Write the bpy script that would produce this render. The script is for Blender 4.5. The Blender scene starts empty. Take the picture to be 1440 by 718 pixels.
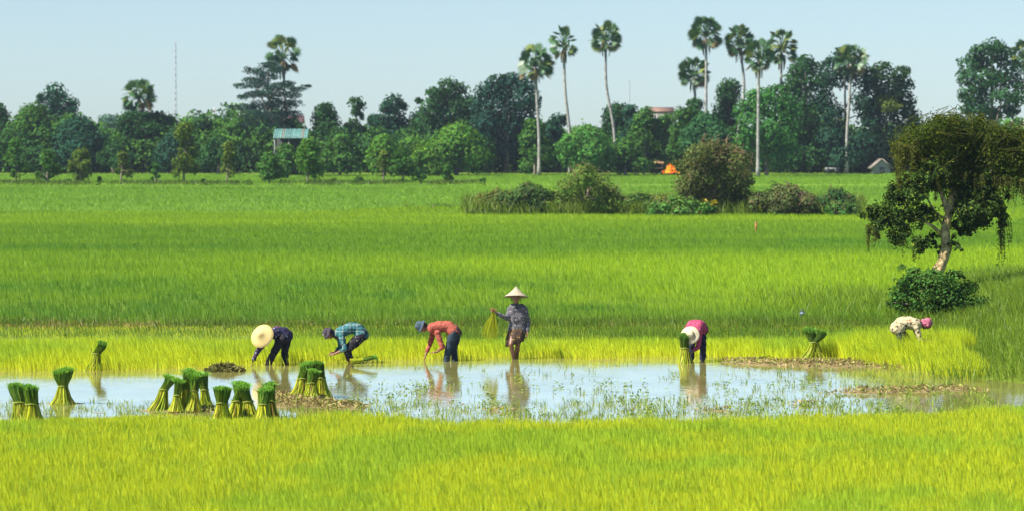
import bpy, math, random
import numpy as np
from mathutils import Vector, Matrix
R = math.radians
sc = bpy.context.scene
COL = sc.collection
rs = np.random.default_rng(7)

# ------------------------------------------------------------------ camera geometry
F = 4000.0            # focal length in pixels of a 1440 wide picture (100 mm on 36 mm)
H = 5.0               # camera height
HY = 188.0            # horizon row
def dist(row): return F * H / (row - HY)
def X(px, d): return (px - 720.0) / F * d
def Z(row, d): return H - (row - HY) / F * d
def at(px, row, z=0.0):
    d = (H - z) * F / (row - HY)
    return np.array([X(px, d), d, z])
def to_px(x, y): return 720 + x / y * F
def to_row(y): return HY + F * H / y

# ------------------------------------------------------------------ noise
def vnoise(x, y, sc_, seed=0):
    x = np.asarray(x, float) / sc_; y = np.asarray(y, float) / sc_
    xi = np.floor(x); yi = np.floor(y); fx = x - xi; fy = y - yi
    fx = fx * fx * (3 - 2 * fx); fy = fy * fy * (3 - 2 * fy)
    def h(a, b):
        v = np.sin(a * 127.1 + b * 311.7 + seed * 74.7) * 43758.5453
        return v - np.floor(v)
    return (h(xi, yi) * (1 - fx) + h(xi + 1, yi) * fx) * (1 - fy) + (h(xi, yi + 1) * (1 - fx) + h(xi + 1, yi + 1) * fx) * fy
def fnoise(x, y, s, seed=0):
    return 0.55 * vnoise(x, y, s, seed) + 0.3 * vnoise(x, y, s / 2.1, seed + 3) + 0.15 * vnoise(x, y, s / 4.3, seed + 9)
def sstep(a, b, x):
    t = np.clip((np.asarray(x, float) - a) / (b - a), 0, 1); return t * t * (3 - 2 * t)
def unit(v):
    v = np.asarray(v, float); n = np.linalg.norm(v, axis=-1, keepdims=True); return v / np.maximum(n, 1e-9)

# ------------------------------------------------------------------ mesh building
class Geo:
    def __init__(s): s.v = []; s.f = []; s.c = []; s.n = 0
    def add(s, v, faces, col=None):
        v = np.asarray(v, float).reshape(-1, 3)
        for f in faces:
            f = np.asarray(f, int)
            if f.size: s.f.append(f + s.n)
        s.v.append(v)
        if col is None: col = (0.5, 0.5, 0.5)
        col = np.asarray(col, float)
        if col.ndim == 1: col = np.tile(col, (len(v), 1))
        s.c.append(col); s.n += len(v); return s
    def mesh(s, name, mat=None, smooth=False):
        me = bpy.data.meshes.new(name)
        V = np.concatenate(s.v).astype(np.float32); C = np.concatenate(s.c).astype(np.float32)
        me.vertices.add(len(V)); me.vertices.foreach_set('co', V.ravel())
        counts = np.concatenate([np.full(len(f), f.shape[1], np.int32) for f in s.f])
        loops = np.concatenate([f.ravel() for f in s.f]).astype(np.int32)
        me.loops.add(len(loops)); me.loops.foreach_set('vertex_index', loops)
        me.polygons.add(len(counts))
        me.polygons.foreach_set('loop_start', np.concatenate([[0], np.cumsum(counts)[:-1]]).astype(np.int32))
        me.polygons.foreach_set('loop_total', counts)
        if smooth: me.polygons.foreach_set('use_smooth', np.ones(len(counts), bool))
        me.update(calc_edges=True); me.validate()
        a = me.color_attributes.new('Col', 'FLOAT_COLOR', 'POINT')
        a.data.foreach_set('color', np.concatenate([C, np.ones((len(C), 1), np.float32)], 1).ravel())
        if mat: me.materials.append(mat)
        return me
def link(name, me, parent=None, loc=None):
    o = bpy.data.objects.new(name, me); COL.objects.link(o)
    if parent: o.parent = parent
    if loc is not None: o.location = loc
    return o
def tag(o, label=None, cat=None, group=None, kind=None):
    if label: o['label'] = label
    if cat: o['category'] = cat
    if group: o['group'] = group
    if kind: o['kind'] = kind
    return o
def thing(name, label, cat, loc=(0, 0, 0), group=None):
    o = bpy.data.objects.new(name, None); o.empty_display_size = 0.3; COL.objects.link(o); o.location = [float(q) for q in loc]
    return tag(o, label, cat, group)
def copy_thing(o, loc, rz=0.0, label=None):
    c = o.copy(); COL.objects.link(c); c.location = [float(q) for q in loc]; c.rotation_euler = (0, 0, rz)
    if label: c['label'] = label
    for ch in list(o.children):
        k = ch.copy(); COL.objects.link(k); k.parent = c
        for g in list(ch.children):
            q = g.copy(); COL.objects.link(q); q.parent = k
    return c

# ---- shape helpers
def tube(g, pts, rad, seg=8, col=(0.5, 0.5, 0.5), bumps=0.0, rng=rs):
    pts = np.asarray(pts, float); rad = np.broadcast_to(np.asarray(rad, float), (len(pts),)); n = len(pts)
    tan = unit(np.gradient(pts, axis=0))
    up = np.array([0, 0, 1.0]) if abs(tan[0][2]) < 0.8 else np.array([1.0, 0, 0])
    vs = []
    a = np.linspace(0, 2 * np.pi, seg, endpoint=False)
    for i in range(n):
        s = unit(np.cross(tan[i], up)); t = np.cross(s, tan[i]); up = t
        rr = rad[i] * (1 + bumps * (rng.random(seg) - 0.5))
        vs.append(pts[i] + np.outer(np.cos(a) * rr, s) + np.outer(np.sin(a) * rr, t))
    vs.append(pts[:1]); vs.append(pts[-1:])
    V = np.concatenate(vs); q = []; tr = []
    for i in range(n - 1):
        for k in range(seg):
            k2 = (k + 1) % seg; q.append((i * seg + k, i * seg + k2, (i + 1) * seg + k2, (i + 1) * seg + k))
    c0 = n * seg
    for k in range(seg):
        tr.append((c0, (k + 1) % seg, k)); b = (n - 1) * seg; tr.append((c0 + 1, b + k, b + (k + 1) % seg))
    g.add(V, [q, tr], col); return g
def bez(p, n):
    """smooth polyline through control points (Catmull-Rom)"""
    p = np.asarray(p, float); q = np.vstack([2 * p[0] - p[1], p, 2 * p[-1] - p[-2]]); out = []
    m = len(p) - 1
    for t in np.linspace(0, m, n):
        i = min(int(t), m - 1); u = t - i; a, b, c, d = q[i:i + 4]
        out.append(0.5 * ((2 * b) + (c - a) * u + (2 * a - 5 * b + 4 * c - d) * u * u + (3 * b - a - 3 * c + d) * u ** 3))
    return np.array(out)
def capsule(g, a, b, ra, rb, seg=12, col=(0.5, 0.5, 0.5), hemi=4):
    a = np.asarray(a, float); b = np.asarray(b, float); d = b - a; L = np.linalg.norm(d)
    ax = d / L if L > 1e-6 else np.array([0, 0, 1.0])
    up = np.array([0, 0, 1.0]) if abs(ax[2]) < 0.8 else np.array([1.0, 0, 0])
    s = unit(np.cross(ax, up)); t = np.cross(s, ax)
    cen = []; rad = []
    for k in range(hemi):
        th = (k + 0.35) / hemi * np.pi / 2; cen.append(a - ax * ra * np.cos(th)); rad.append(ra * np.sin(th))
    for k in range(hemi, 0, -1):
        th = (k - 0.65 + 0.0) / hemi * np.pi / 2 if k < hemi else np.pi / 2 * 0.999
        cen.append(b + ax * rb * np.cos(th)); rad.append(rb * np.sin(th))
    n = len(cen); an = np.linspace(0, 2 * np.pi, seg, endpoint=False)
    V = np.concatenate([cen[i] + rad[i] * (np.outer(np.cos(an), s) + np.outer(np.sin(an), t)) for i in range(n)] + [[a - ax * ra], [b + ax * rb]])
    q = [(i * seg + k, i * seg + (k + 1) % seg, (i + 1) * seg + (k + 1) % seg, (i + 1) * seg + k) for i in range(n - 1) for k in range(seg)]
    tr = [(n * seg, (k + 1) % seg, k) for k in range(seg)] + [(n * seg + 1, (n - 1) * seg + k, (n - 1) * seg + (k + 1) % seg) for k in range(seg)]
    # orient outwards
    g.add(V, [np.array(q)[:, ::-1], np.array(tr)[:, ::-1]], col); return g
def ellipsoid(g, c, ax3, rad, seg=18, ring=12, col=(0.5, 0.5, 0.5)):
    """ax3: three unit vectors, rad: three radii"""
    th = np.linspace(0, np.pi, ring + 2)[1:-1]; an = np.linspace(0, 2 * np.pi, seg, endpoint=False)
    L = [(0, 0, 1.0)] + [(np.sin(t) * np.cos(a), np.sin(t) * np.sin(a), np.cos(t)) for t in th for a in an] + [(0, 0, -1.0)]
    L = np.array(L) * np.asarray(rad); V = np.asarray(c) + L @ np.asarray(ax3, float)
    q = [(1 + i * seg + k, 1 + (i + 1) * seg + k, 1 + (i + 1) * seg + (k + 1) % seg, 1 + i * seg + (k + 1) % seg) for i in range(ring - 1) for k in range(seg)]
    e = len(L) - 1; tr = [(0, 1 + k, 1 + (k + 1) % seg) for k in range(seg)] + [(e, 1 + (ring - 1) * seg + (k + 1) % seg, 1 + (ring - 1) * seg + k) for k in range(seg)]
    g.add(V, [q, tr], col); return g
def lathe(g, prof, origin, axis, seg=40, col=(0.5, 0.5, 0.5), wob=0.0, squash=1.0):
    axis = unit(axis); up = np.array([0, 0, 1.0]) if abs(axis[2]) < 0.9 else np.array([0, 1.0, 0])
    s = unit(np.cross(axis, up)); t = np.cross(s, axis); an = np.linspace(0, 2 * np.pi, seg, endpoint=False); V = []
    for r, z in prof:
        zz = z + wob * r * np.sin(an * 3 + r * 9) * 0.5
        V.append(np.asarray(origin) + np.outer(zz, axis) + r * (np.outer(np.cos(an), s) + squash * np.outer(np.sin(an), t)))
    n = len(prof); q = [(i * seg + k, i * seg + (k + 1) % seg, (i + 1) * seg + (k + 1) % seg, (i + 1) * seg + k) for i in range(n - 1) for k in range(seg)]
    g.add(np.concatenate(V), [q], col); return g
def box(g, lo, hi, col=(0.5, 0.5, 0.5)):
    x0, y0, z0 = lo; x1, y1, z1 = hi
    V = [(x0, y0, z0), (x1, y0, z0), (x1, y1, z0), (x0, y1, z0), (x0, y0, z1), (x1, y0, z1), (x1, y1, z1), (x0, y1, z1)]
    g.add(V, [[(0, 3, 2, 1), (4, 5, 6, 7), (0, 1, 5, 4), (1, 2, 6, 5), (2, 3, 7, 6), (3, 0, 4, 7)]], col); return g
def slab(g, quad, t, col=(0.5, 0.5, 0.5)):
    q = np.asarray(quad, float); n = unit(np.cross(q[1] - q[0], q[3] - q[0])) * t
    V = np.vstack([q, q + n]); g.add(V, [[(0, 3, 2, 1), (4, 5, 6, 7), (0, 1, 5, 4), (1, 2, 6, 5), (2, 3, 7, 6), (3, 0, 4, 7)]], col); return g
def leaves(g, pos, nrm, size, col, rng, aspect=0.55, fold=0.18):
    """pointed leaf cards: two triangles folded on the midrib"""
    pos = np.asarray(pos); n = len(pos)
    if n == 0: return g
    nrm = unit(nrm); t = rng.normal(size=(n, 3)); t = unit(t - (t * nrm).sum(1, keepdims=True) * nrm); b = np.cross(nrm, t)
    s = np.broadcast_to(size, (n,))[:, None]
    base = pos - t * s * 0.5; tip = pos + t * s * 0.5 - nrm * s * 0.12
    l = pos + b * s * aspect * 0.5 + nrm * s * fold; r = pos - b * s * aspect * 0.5 + nrm * s * fold
    V = np.stack([base, l, tip, r], 1).reshape(-1, 3); i = np.arange(n)[:, None] * 4
    col = np.asarray(col); col = np.tile(col, (n, 1)) if col.ndim == 1 else col
    g.add(V, [np.hstack([i, i + 2, i + 1]), np.hstack([i, i + 3, i + 2])], np.repeat(col, 4, 0)); return g
def blades(g, x, y, z, h, w, c0, c1, rng, lean=(-0.12, 0.0), spread=0.35, bend=0.5):
    """grass blades: quad + triangle, colour c0 at the foot, c1 at the tip"""
    n = len(x); a = rng.random(n) * np.pi * 2; s = np.stack([np.cos(a), np.sin(a), np.zeros(n)], 1) * (np.asarray(w) * 0.5)[:, None]
    la = rng.random(n) * np.pi * 2; lm = rng.random(n) * spread
    d = np.stack([np.cos(la) * lm + lean[0], np.sin(la) * lm + lean[1], np.zeros(n)], 1) * np.asarray(h)[:, None]
    p = np.stack([x, y, z], 1); up = np.zeros((n, 3)); up[:, 2] = h
    m = p + up * 0.55 + d * 0.4; tip = p + up * (1 - 0.12 * bend * rng.random(n))[:, None] + d
    V = np.stack([p - s * 0.8, p + s * 0.8, m + s, m - s, tip], 1).reshape(-1, 3); i = np.arange(n)[:, None] * 5
    mid = c0 * 0.5 + c1 * 0.5
    C = np.stack([c0, c0, mid, mid, c1], 1).reshape(-1, 3)
    g.add(V, [np.hstack([i, i + 1, i + 2, i + 3]), np.hstack([i + 3, i + 2, i + 4])], C); return g

# ------------------------------------------------------------------ materials
def mat_base(name):
    m = bpy.data.materials.new(name); m.use_nodes = True; nt = m.node_tree; nt.nodes.clear()
    out = nt.nodes.new('ShaderNodeOutputMaterial'); return m, nt, out
def attr_col(nt):
    a = nt.nodes.new('ShaderNodeVertexColor'); a.layer_name = 'Col'; return a.outputs['Color']
def leaf_mat(name, transl=0.35, rough=0.5, spec=0.25, tint=(1.15, 1.1, 0.5)):
    m, nt, out = mat_base(name); c = attr_col(nt)
    p = nt.nodes.new('ShaderNodeBsdfPrincipled'); nt.links.new(c, p.inputs['Base Color']); p.inputs['Roughness'].default_value = rough
    p.inputs['Specular IOR Level'].default_value = spec
    t = nt.nodes.new('ShaderNodeBsdfTranslucent'); mx = nt.nodes.new('ShaderNodeMix'); mx.data_type = 'RGBA'; mx.blend_type = 'MULTIPLY'
    mx.inputs[0].default_value = 1; nt.links.new(c, mx.inputs[6]); mx.inputs[7].default_value = (*tint, 1); nt.links.new(mx.outputs[2], t.inputs['Color'])
    s = nt.nodes.new('ShaderNodeMixShader'); s.inputs[0].default_value = transl
    nt.links.new(p.outputs[0], s.inputs[1]); nt.links.new(t.outputs[0], s.inputs[2]); nt.links.new(s.outputs[0], out.inputs['Surface']); return m
def vcol_mat(name, rough=0.8, spec=0.2, nscale=None, namt=0.35, bump=0.0, bscale=None):
    """vertex colour times a procedural mottling, with optional bump"""
    m, nt, out = mat_base(name); c = attr_col(nt)
    p = nt.nodes.new('ShaderNodeBsdfPrincipled'); p.inputs['Roughness'].default_value = rough; p.inputs['Specular IOR Level'].default_value = spec
    if nscale:
        tc = nt.nodes.new('ShaderNodeTexCoord'); no = nt.nodes.new('ShaderNodeTexNoise'); no.inputs['Scale'].default_value = nscale
        no.inputs['Detail'].default_value = 6; nt.links.new(tc.outputs['Object'], no.inputs['Vector'])
        mr = nt.nodes.new('ShaderNodeMapRange'); mr.inputs['From Min'].default_value = 0.3; mr.inputs['From Max'].default_value = 0.7
        mr.inputs['To Min'].default_value = 1 - namt; mr.inputs['To Max'].default_value = 1 + namt; nt.links.new(no.outputs['Fac'], mr.inputs['Value'])
        vm = nt.nodes.new('ShaderNodeVectorMath'); vm.operation = 'SCALE'; nt.links.new(c, vm.inputs[0]); nt.links.new(mr.outputs[0], vm.inputs['Scale'])
        nt.links.new(vm.outputs[0], p.inputs['Base Color'])
        if bump:
            b = nt.nodes.new('ShaderNodeBump'); b.inputs['Strength'].default_value = bump; b.inputs['Distance'].default_value = 0.02
            n2 = nt.nodes.new('ShaderNodeTexNoise'); n2.inputs['Scale'].default_value = bscale or nscale * 2; n2.inputs['Detail'].default_value = 4
            nt.links.new(tc.outputs['Object'], n2.inputs['Vector'])
            nt.links.new(n2.outputs['Fac'], b.inputs['Height']); nt.links.new(b.outputs[0], p.inputs['Normal'])
    else: nt.links.new(c, p.inputs['Base Color'])
    nt.links.new(p.outputs[0], out.inputs['Surface']); return m
def cloth_mat(name, kind, cols, scale=10.0, rough=0.85):
    m, nt, out = mat_base(name); N = nt.nodes.new; L = nt.links.new
    p = N('ShaderNodeBsdfPrincipled'); p.inputs['Roughness'].default_value = rough; p.inputs['Specular IOR Level'].default_value = 0.15
    tc = N('ShaderNodeTexCoord')
    def ramp(fac, stops, const=True):
        r = N('ShaderNodeValToRGB'); r.color_ramp.interpolation = 'CONSTANT' if const else 'LINEAR'; e = r.color_ramp.elements
        while len(e) < len(stops): e.new(0.5)
        for k, (pos, c) in enumerate(stops): e[k].position = pos; e[k].color = (*c, 1)
        L(fac, r.inputs[0]); return r.outputs[0]
    if kind == 'plain':
        no = N('ShaderNodeTexNoise'); no.inputs['Scale'].default_value = scale; no.inputs['Detail'].default_value = 5; L(tc.outputs['Object'], no.inputs['Vector'])
        c = ramp(no.outputs['Fac'], [(0.3, cols[0]), (0.7, cols[1])], False)
    elif kind == 'floral':
        vo = N('ShaderNodeTexVoronoi'); vo.inputs['Scale'].default_value = scale; L(tc.outputs['Object'], vo.inputs['Vector'])
        sx = N('ShaderNodeSeparateColor'); L(vo.outputs['Color'], sx.inputs[0])
        k = len(cols); c1 = ramp(sx.outputs[0], [(i / k, cols[i]) for i in range(k)])
        c0 = ramp(vo.outputs['Distance'], [(0.0, (1, 1, 1)), (0.42, (0, 0, 0))])
        mx = N('ShaderNodeMix'); mx.data_type = 'RGBA'; L(c0, mx.inputs[0]); mx.inputs[6].default_value = (*cols[0], 1); L(c1, mx.inputs[7]); c = mx.outputs[2]
    else:  # plaid: three directions of stripes
        sp = N('ShaderNodeSeparateXYZ'); L(tc.outputs['Object'], sp.inputs[0]); c = None
        for ax, sc2, col in ((0, scale, cols[1]), (2, scale * 1.1, cols[1]), (0, scale * 0.5, cols[2]), (2, scale * 0.55, cols[2])):
            mu = N('ShaderNodeMath'); mu.operation = 'MULTIPLY'; L(sp.outputs[ax], mu.inputs[0]); mu.inputs[1].default_value = sc2
            fr = N('ShaderNodeMath'); fr.operation = 'FRACT'; L(mu.outputs[0], fr.inputs[0])
            lt = N('ShaderNodeMath'); lt.operation = 'LESS_THAN'; L(fr.outputs[0], lt.inputs[0]); lt.inputs[1].default_value = 0.33 if col is cols[1] else 0.12
            sc3 = N('ShaderNodeMath'); sc3.operation = 'MULTIPLY'; L(lt.outputs[0], sc3.inputs[0]); sc3.inputs[1].default_value = 0.55
            mx = N('ShaderNodeMix'); mx.data_type = 'RGBA'; L(sc3.outputs[0], mx.inputs[0]); mx.inputs[7].default_value = (*col, 1)
            if c is None: mx.inputs[6].default_value = (*cols[0], 1)
            else: L(c, mx.inputs[6])
            c = mx.outputs[2]
    L(c, p.inputs['Base Color'])
    no = N('ShaderNodeTexNoise'); no.inputs['Scale'].default_value = 14; no.inputs['Detail'].default_value = 3; L(tc.outputs['Object'], no.inputs['Vector'])
    b = N('ShaderNodeBump'); b.inputs['Strength'].default_value = 0.6; b.inputs['Distance'].default_value = 0.03; L(no.outputs['Fac'], b.inputs['Height']); L(b.outputs[0], p.inputs['Normal'])
    L(p.outputs[0], out.inputs['Surface']); return m

M_rice = leaf_mat('rice', 0.40, 0.45, 0.22, (1.1, 1.05, 0.5))
M_leaf = leaf_mat('foliage', 0.30, 0.75, 0.06)
M_palm = leaf_mat('palm_leaf', 0.22, 0.4, 0.4)
M_bark = vcol_mat('bark', 0.9, 0.15, 4.0, 0.45, 0.8, 9.0)
M_straw = leaf_mat('straw', 0.2, 0.6, 0.2, (1, 0.95, 0.7))
M_wall = vcol_mat('painted_wall', 0.8, 0.2, 1.2, 0.12)
M_roof = vcol_mat('roofing', 0.6, 0.3, 2.5, 0.2)
M_metal = vcol_mat('metal', 0.5, 0.4, 3.0, 0.1)
M_skin = vcol_mat('skin', 0.55, 0.3, 30.0, 0.12)

# ------------------------------------------------------------------ sun, sky, camera
SUN_EL, SUN_AZ = R(50), R(-116)      # azimuth from +Y (view direction), clockwise; negative = to the left
sd = np.array([math.cos(SUN_EL) * math.sin(SUN_AZ), math.cos(SUN_EL) * math.cos(SUN_AZ), math.sin(SUN_EL)])
sun = bpy.data.lights.new('sun', 'SUN'); sun.energy = 5.0; sun.angle = R(0.5); sun.color = (1.0, 0.95, 0.86)
so = bpy.data.objects.new('sun', sun); COL.objects.link(so); so.rotation_euler = Vector(sd).to_track_quat('Z', 'Y').to_euler(); so.location = (0, 0, 60)
w = bpy.data.worlds.new('World'); sc.world = w; w.use_nodes = True; nt = w.node_tree
bg = nt.nodes['Background']; sky = nt.nodes.new('ShaderNodeTexSky'); sky.sky_type = 'NISHITA'; sky.sun_disc = False
sky.sun_elevation = SUN_EL; sky.sun_rotation = SUN_AZ; sky.altitude = 0; sky.air_density = 1.0; sky.dust_density = 0.15; sky.ozone_density = 3.0
tn = nt.nodes.new('ShaderNodeMix'); tn.data_type = 'RGBA'; tn.blend_type = 'MULTIPLY'; tn.inputs[0].default_value = 1; tn.inputs[7].default_value = (0.69, 0.79, 0.95, 1)
nt.links.new(sky.outputs[0], tn.inputs[6]); 
tcw = nt.nodes.new('ShaderNodeTexCoord'); sx = nt.nodes.new('ShaderNodeSeparateXYZ'); nt.links.new(tcw.outputs['Generated'], sx.inputs[0])
sky_gain = nt.nodes.new('ShaderNodeValToRGB'); el = sky_gain.color_ramp.elements     # added bright sky band above the frame, whitens the water reflection
el[0].position = 0.0; el[0].color = (.55, .61, .67, 1); e4 = el.new(math.sin(R(3.0))); e4.color = (.62, .62, .62, 1); e1 = el.new(math.sin(R(6.5))); e1.color = (1.42, 1.37, 1.27, 1); sky_gain.color_ramp.interpolation = 'EASE'
e2 = el.new(math.sin(R(22))); e2.color = (1.0, 0.98, 0.94, 1); el[len(el) - 1].position = math.sin(R(45)); el[len(el) - 1].color = (.62, .62, .62, 1); nt.links.new(sx.outputs[2], sky_gain.inputs[0])
tv = nt.nodes.new('ShaderNodeMix'); tv.data_type = 'RGBA'; tv.blend_type = 'MULTIPLY'; tv.inputs[0].default_value = 1; nt.links.new(tn.outputs[2], tv.inputs[6]); nt.links.new(sky_gain.outputs[0], tv.inputs[7])
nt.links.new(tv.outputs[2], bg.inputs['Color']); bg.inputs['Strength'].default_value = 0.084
cam = bpy.data.cameras.new('camera'); co = bpy.data.objects.new('camera', cam); COL.objects.link(co); sc.camera = co
co.location = (0, 0, H); co.rotation_euler = (R(90), 0, 0); cam.sensor_width = 36; cam.lens = 100; cam.clip_end = 20000; cam.clip_start = 0.5
cam.shift_y = -(359 - HY) / 1440.0
cam.dof.use_dof = True; cam.dof.focus_distance = 63; cam.dof.aperture_fstop = 2.4
sc.view_settings.view_transform = 'Standard'; sc.view_settings.look = 'None'; sc.view_settings.exposure = 1.45; sc.view_settings.gamma = 1
sc.render.engine = 'CYCLES'; sc.cycles.use_denoising = True; sc.cycles.max_bounces = 6; sc.cycles.transparent_max_bounces = 4; sc.cycles.volume_bounces = 0
sc.cycles.sample_clamp_indirect = 6

# ------------------------------------------------------------------ terrain
POND_TOP = np.array([(-400, 523), (0, 522), (180, 521), (300, 517), (420, 511), (520, 508), (600, 505), (900, 503), (1000, 502), (1060, 507), (1200, 512), (1290, 519), (1345, 535), (1385, 562), (1440, 576), (1700, 580)], float)
POND_BOT = np.array([(-400, 594), (0, 594), (150, 588), (215, 585), (300, 588), (400, 588), (480, 586), (560, 590), (640, 602), (700, 596), (800, 598), (900, 596), (960, 598), (1040, 592), (1200, 588), (1320, 586), (1380, 578), (1440, 580), (1700, 580)], float)
def pond_sd(x, y):
    """metres inside (+) or outside (-) of the open water, measured along the depth axis"""
    px = to_px(x, y); yt = dist(np.interp(px, POND_TOP[:, 0], POND_TOP[:, 1])); yb = dist(np.interp(px, POND_BOT[:, 0], POND_BOT[:, 1]))
    yt = yt + (fnoise(x, y * 2, 1.6, 2) - 0.5) * 2.4; yb = yb + (fnoise(x, y * 2, 1.3, 5) - 0.5) * 1.6
    return np.minimum(yt - y, y - yb)
def bank_mud(x, y):
    """low mud banks that stand out of the water"""
    out = np.zeros_like(np.asarray(x, float))
    for (px, row, wx, wy, a) in ((1100, 510, 1.5, .9, .11), (1170, 512, 1.5, 1.0, .13), (1240, 513, 1.2, .9, .10), (1040, 508, .9, .5, .07), (1225, 551, 1.1, .5, .085), (1290, 549, .9, .45, .09), (1350, 547, 1.0, .5, .08),
                                (1170, 553, .5, .3, .06), (425, 566, .8, 1.3, .10), (480, 572, .7, .8, .09), (395, 558, .5, .9, .085), (318, 521, .35, .4, .09), (140, 581, .6, .5, .05), (700, 577, .8, .6, .06), (640, 572, .7, .4, .045), (880, 578, .9, .4, .05), (1010, 577, .9, .4, .06), (1130, 568, .8, .4, .06),
                                (88, 567, .6, .5, .07), (255, 577, 1.1, .5, .08), (505, 510, .9, .35, .06)):
        c = at(px, row); out = np.maximum(out, a * np.exp(-(((x - c[0]) / wx) ** 2 + ((y - c[1]) / wy) ** 2) * 1.2))
    return out
def ground_z(x, y):
    x = np.asarray(x, float); y = np.asarray(y, float)
    s = pond_sd(x, y)
    near = (y > 30) & (y < 80)
    z = 0.045 - 0.125 * sstep(-0.5, 0.9, s)
    bm = bank_mud(x, y); z = np.where(bm > 0.012, np.maximum(z, -0.075 + bm * 1.35 + 0.07 * (fnoise(x, y, 0.35, 8) - 0.5)), z)
    # flooded back seedling bed
    bed = sstep(-0.8, -0.1, y - dist(np.interp(to_px(x, y), POND_TOP[:, 0], POND_TOP[:, 1]))) * (1 - sstep(71.5, 72.2, y))
    z = np.where(s < 0.3, np.minimum(z, 0.045 - 0.07 * bed), z)
    z = z + 0.03 * (fnoise(x, y, 0.8, 4) - 0.5) * (1 - sstep(-0.2, 0.4, s) * 0.5)
    z = np.where(near, z, 0.03 + 0.05 * (fnoise(x, y, 5, 4) - 0.5))
    # little dike behind the seedlings
    z = z + 0.05 * np.exp(-((y - 73.2 - 0.5 * np.sin(x * 0.3)) / 0.9) ** 2)
    # rising bank at the right
    z = z + 0.55 * sstep(9.4, 13.0, x - 0.12 * (y - 62)) * sstep(56, 60.5, y) * (1 - 0.6 * sstep(80, 100, y))
    # long dike across the plain (right) and the orchard dike (left)
    z = z + 0.35 * np.exp(-((y - 176) / 3.0) ** 2) * sstep(-14, -4, x) + 0.35 * np.exp(-((y - 269) / 3.0) ** 2)
    z = z + 0.3 * sstep(338, 344, y)
    return z
def axis_pts(a, b, st, far_lo, far_hi, gr=1.12):
    c = list(np.arange(a, b + 1e-6, st)); s = st
    while c[-1] < far_hi: s *= gr; c.append(c[-1] + s)
    s = st
    while c[0] > far_lo: s *= gr; c.insert(0, c[0] - s)
    return np.array(c)
gx = axis_pts(-15, 17, 0.16, -9000, 9000); gy = axis_pts(44, 76, 0.16, -300, 16000, 1.06)
GX, GY = np.meshgrid(gx, gy); GZ = ground_z(GX, np.maximum(GY, 5.0))
nx, ny = len(gx), len(gy); ii = (np.arange(ny - 1)[:, None] * nx + np.arange(nx - 1)[None, :]).ravel()
gf = np.stack([ii, ii + 1, ii + nx + 1, ii + nx], 1)
row = to_row(np.maximum(GY, 20.0)); sdp = pond_sd(GX, np.maximum(GY, 20.0)); bmu = bank_mud(GX, GY)
wet = np.array([0.16, 0.125, 0.055]); straw = np.array([0.17, 0.13, 0.055]); green = np.array([0.10, 0.14, 0.014]); fgreen = np.array([0.095, 0.175, 0.015]); far_y = np.array([0.12, 0.20, 0.016])
gc = np.zeros((ny, nx, 3)) + green
gc = gc + (fgreen - gc) * sstep(76, 95, GY)[..., None]
gc = gc + (far_y - gc) * sstep(268, 276, GY)[..., None]
gc = gc * (0.8 + 0.4 * fnoise(GX, GY, 9, 21))[..., None]
nearw = ((GY > 40) & (GY < 73)).astype(float); mudf = np.maximum(sstep(-0.9, 0.1, sdp) * nearw, 0)
gc = gc + (wet - gc) * mudf[..., None]
gc = gc + (straw - gc) * (np.clip(bmu / 0.05, 0, 1) * (0.55 + 0.45 * vnoise(GX, GY, 0.22, 3)))[..., None]
dk = np.exp(-((GY - 73.0) / 0.8) ** 2); gc = gc + (np.array([0.17, 0.12, 0.03]) - gc) * dk[..., None]
gc = gc + (np.array([0.12, 0.11, 0.035]) - gc) * (sstep(342, 346, GY) * 0.9)[..., None]
g = Geo(); g.add(np.stack([GX, GY, GZ], -1).reshape(-1, 3), [gf], gc.reshape(-1, 3))
M_ground = vcol_mat('earth', 0.95, 0.1, 3.0, 0.3, 0.5, 12.0)
tag(link('ground', g.mesh('ground', M_ground, True)), kind='structure')

# water
mw, nt, out = mat_base('paddy_water'); N = nt.nodes.new; L = nt.links.new
p = N('ShaderNodeBsdfPrincipled'); p.inputs['Roughness'].default_value = 0.03; p.inputs['IOR'].default_value = 2.3; p.inputs['Specular IOR Level'].default_value = 0.5
tc = N('ShaderNodeTexCoord'); n0 = N('ShaderNodeTexNoise'); n0.inputs['Scale'].default_value = 0.9; n0.inputs['Detail'].default_value = 4; L(tc.outputs['Object'], n0.inputs['Vector'])
cr = N('ShaderNodeValToRGB'); cr.color_ramp.elements[0].color = (0.125, 0.12, 0.03, 1); cr.color_ramp.elements[1].color = (0.20, 0.185, 0.06, 1); cr.color_ramp.elements[0].position = 0.3; cr.color_ramp.elements[1].position = 0.7
L(n0.outputs['Fac'], cr.inputs[0]); L(cr.outputs[0], p.inputs['Base Color'])
n1 = N('ShaderNodeTexNoise'); n1.inputs['Scale'].default_value = 5.0; n1.inputs['Detail'].default_value = 3; L(tc.outputs['Object'], n1.inputs['Vector'])
n2 = N('ShaderNodeTexNoise'); n2.inputs['Scale'].default_value = 0.5; n2.inputs['Detail'].default_value = 2; L(tc.outputs['Object'], n2.inputs['Vector'])
mm = N('ShaderNodeMath'); mm.operation = 'MULTIPLY'; L(n1.outputs['Fac'], mm.inputs[0]); L(n2.outputs['Fac'], mm.inputs[1])
b = N('ShaderNodeBump'); b.inputs['Strength'].default_value = 0.55; b.inputs['Distance'].default_value = 0.015; L(mm.outputs[0], b.inputs['Height']); L(b.outputs[0], p.inputs['Normal'])
L(p.outputs[0], out.inputs['Surface'])
g = Geo(); g.add([(-24, 44, 0), (18, 44, 0), (18, 72.2, 0), (-24, 72.2, 0)], [[(0, 1, 2, 3)]])
tag(link('paddy_water', g.mesh('paddy_water', mw)), kind='structure')

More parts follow.
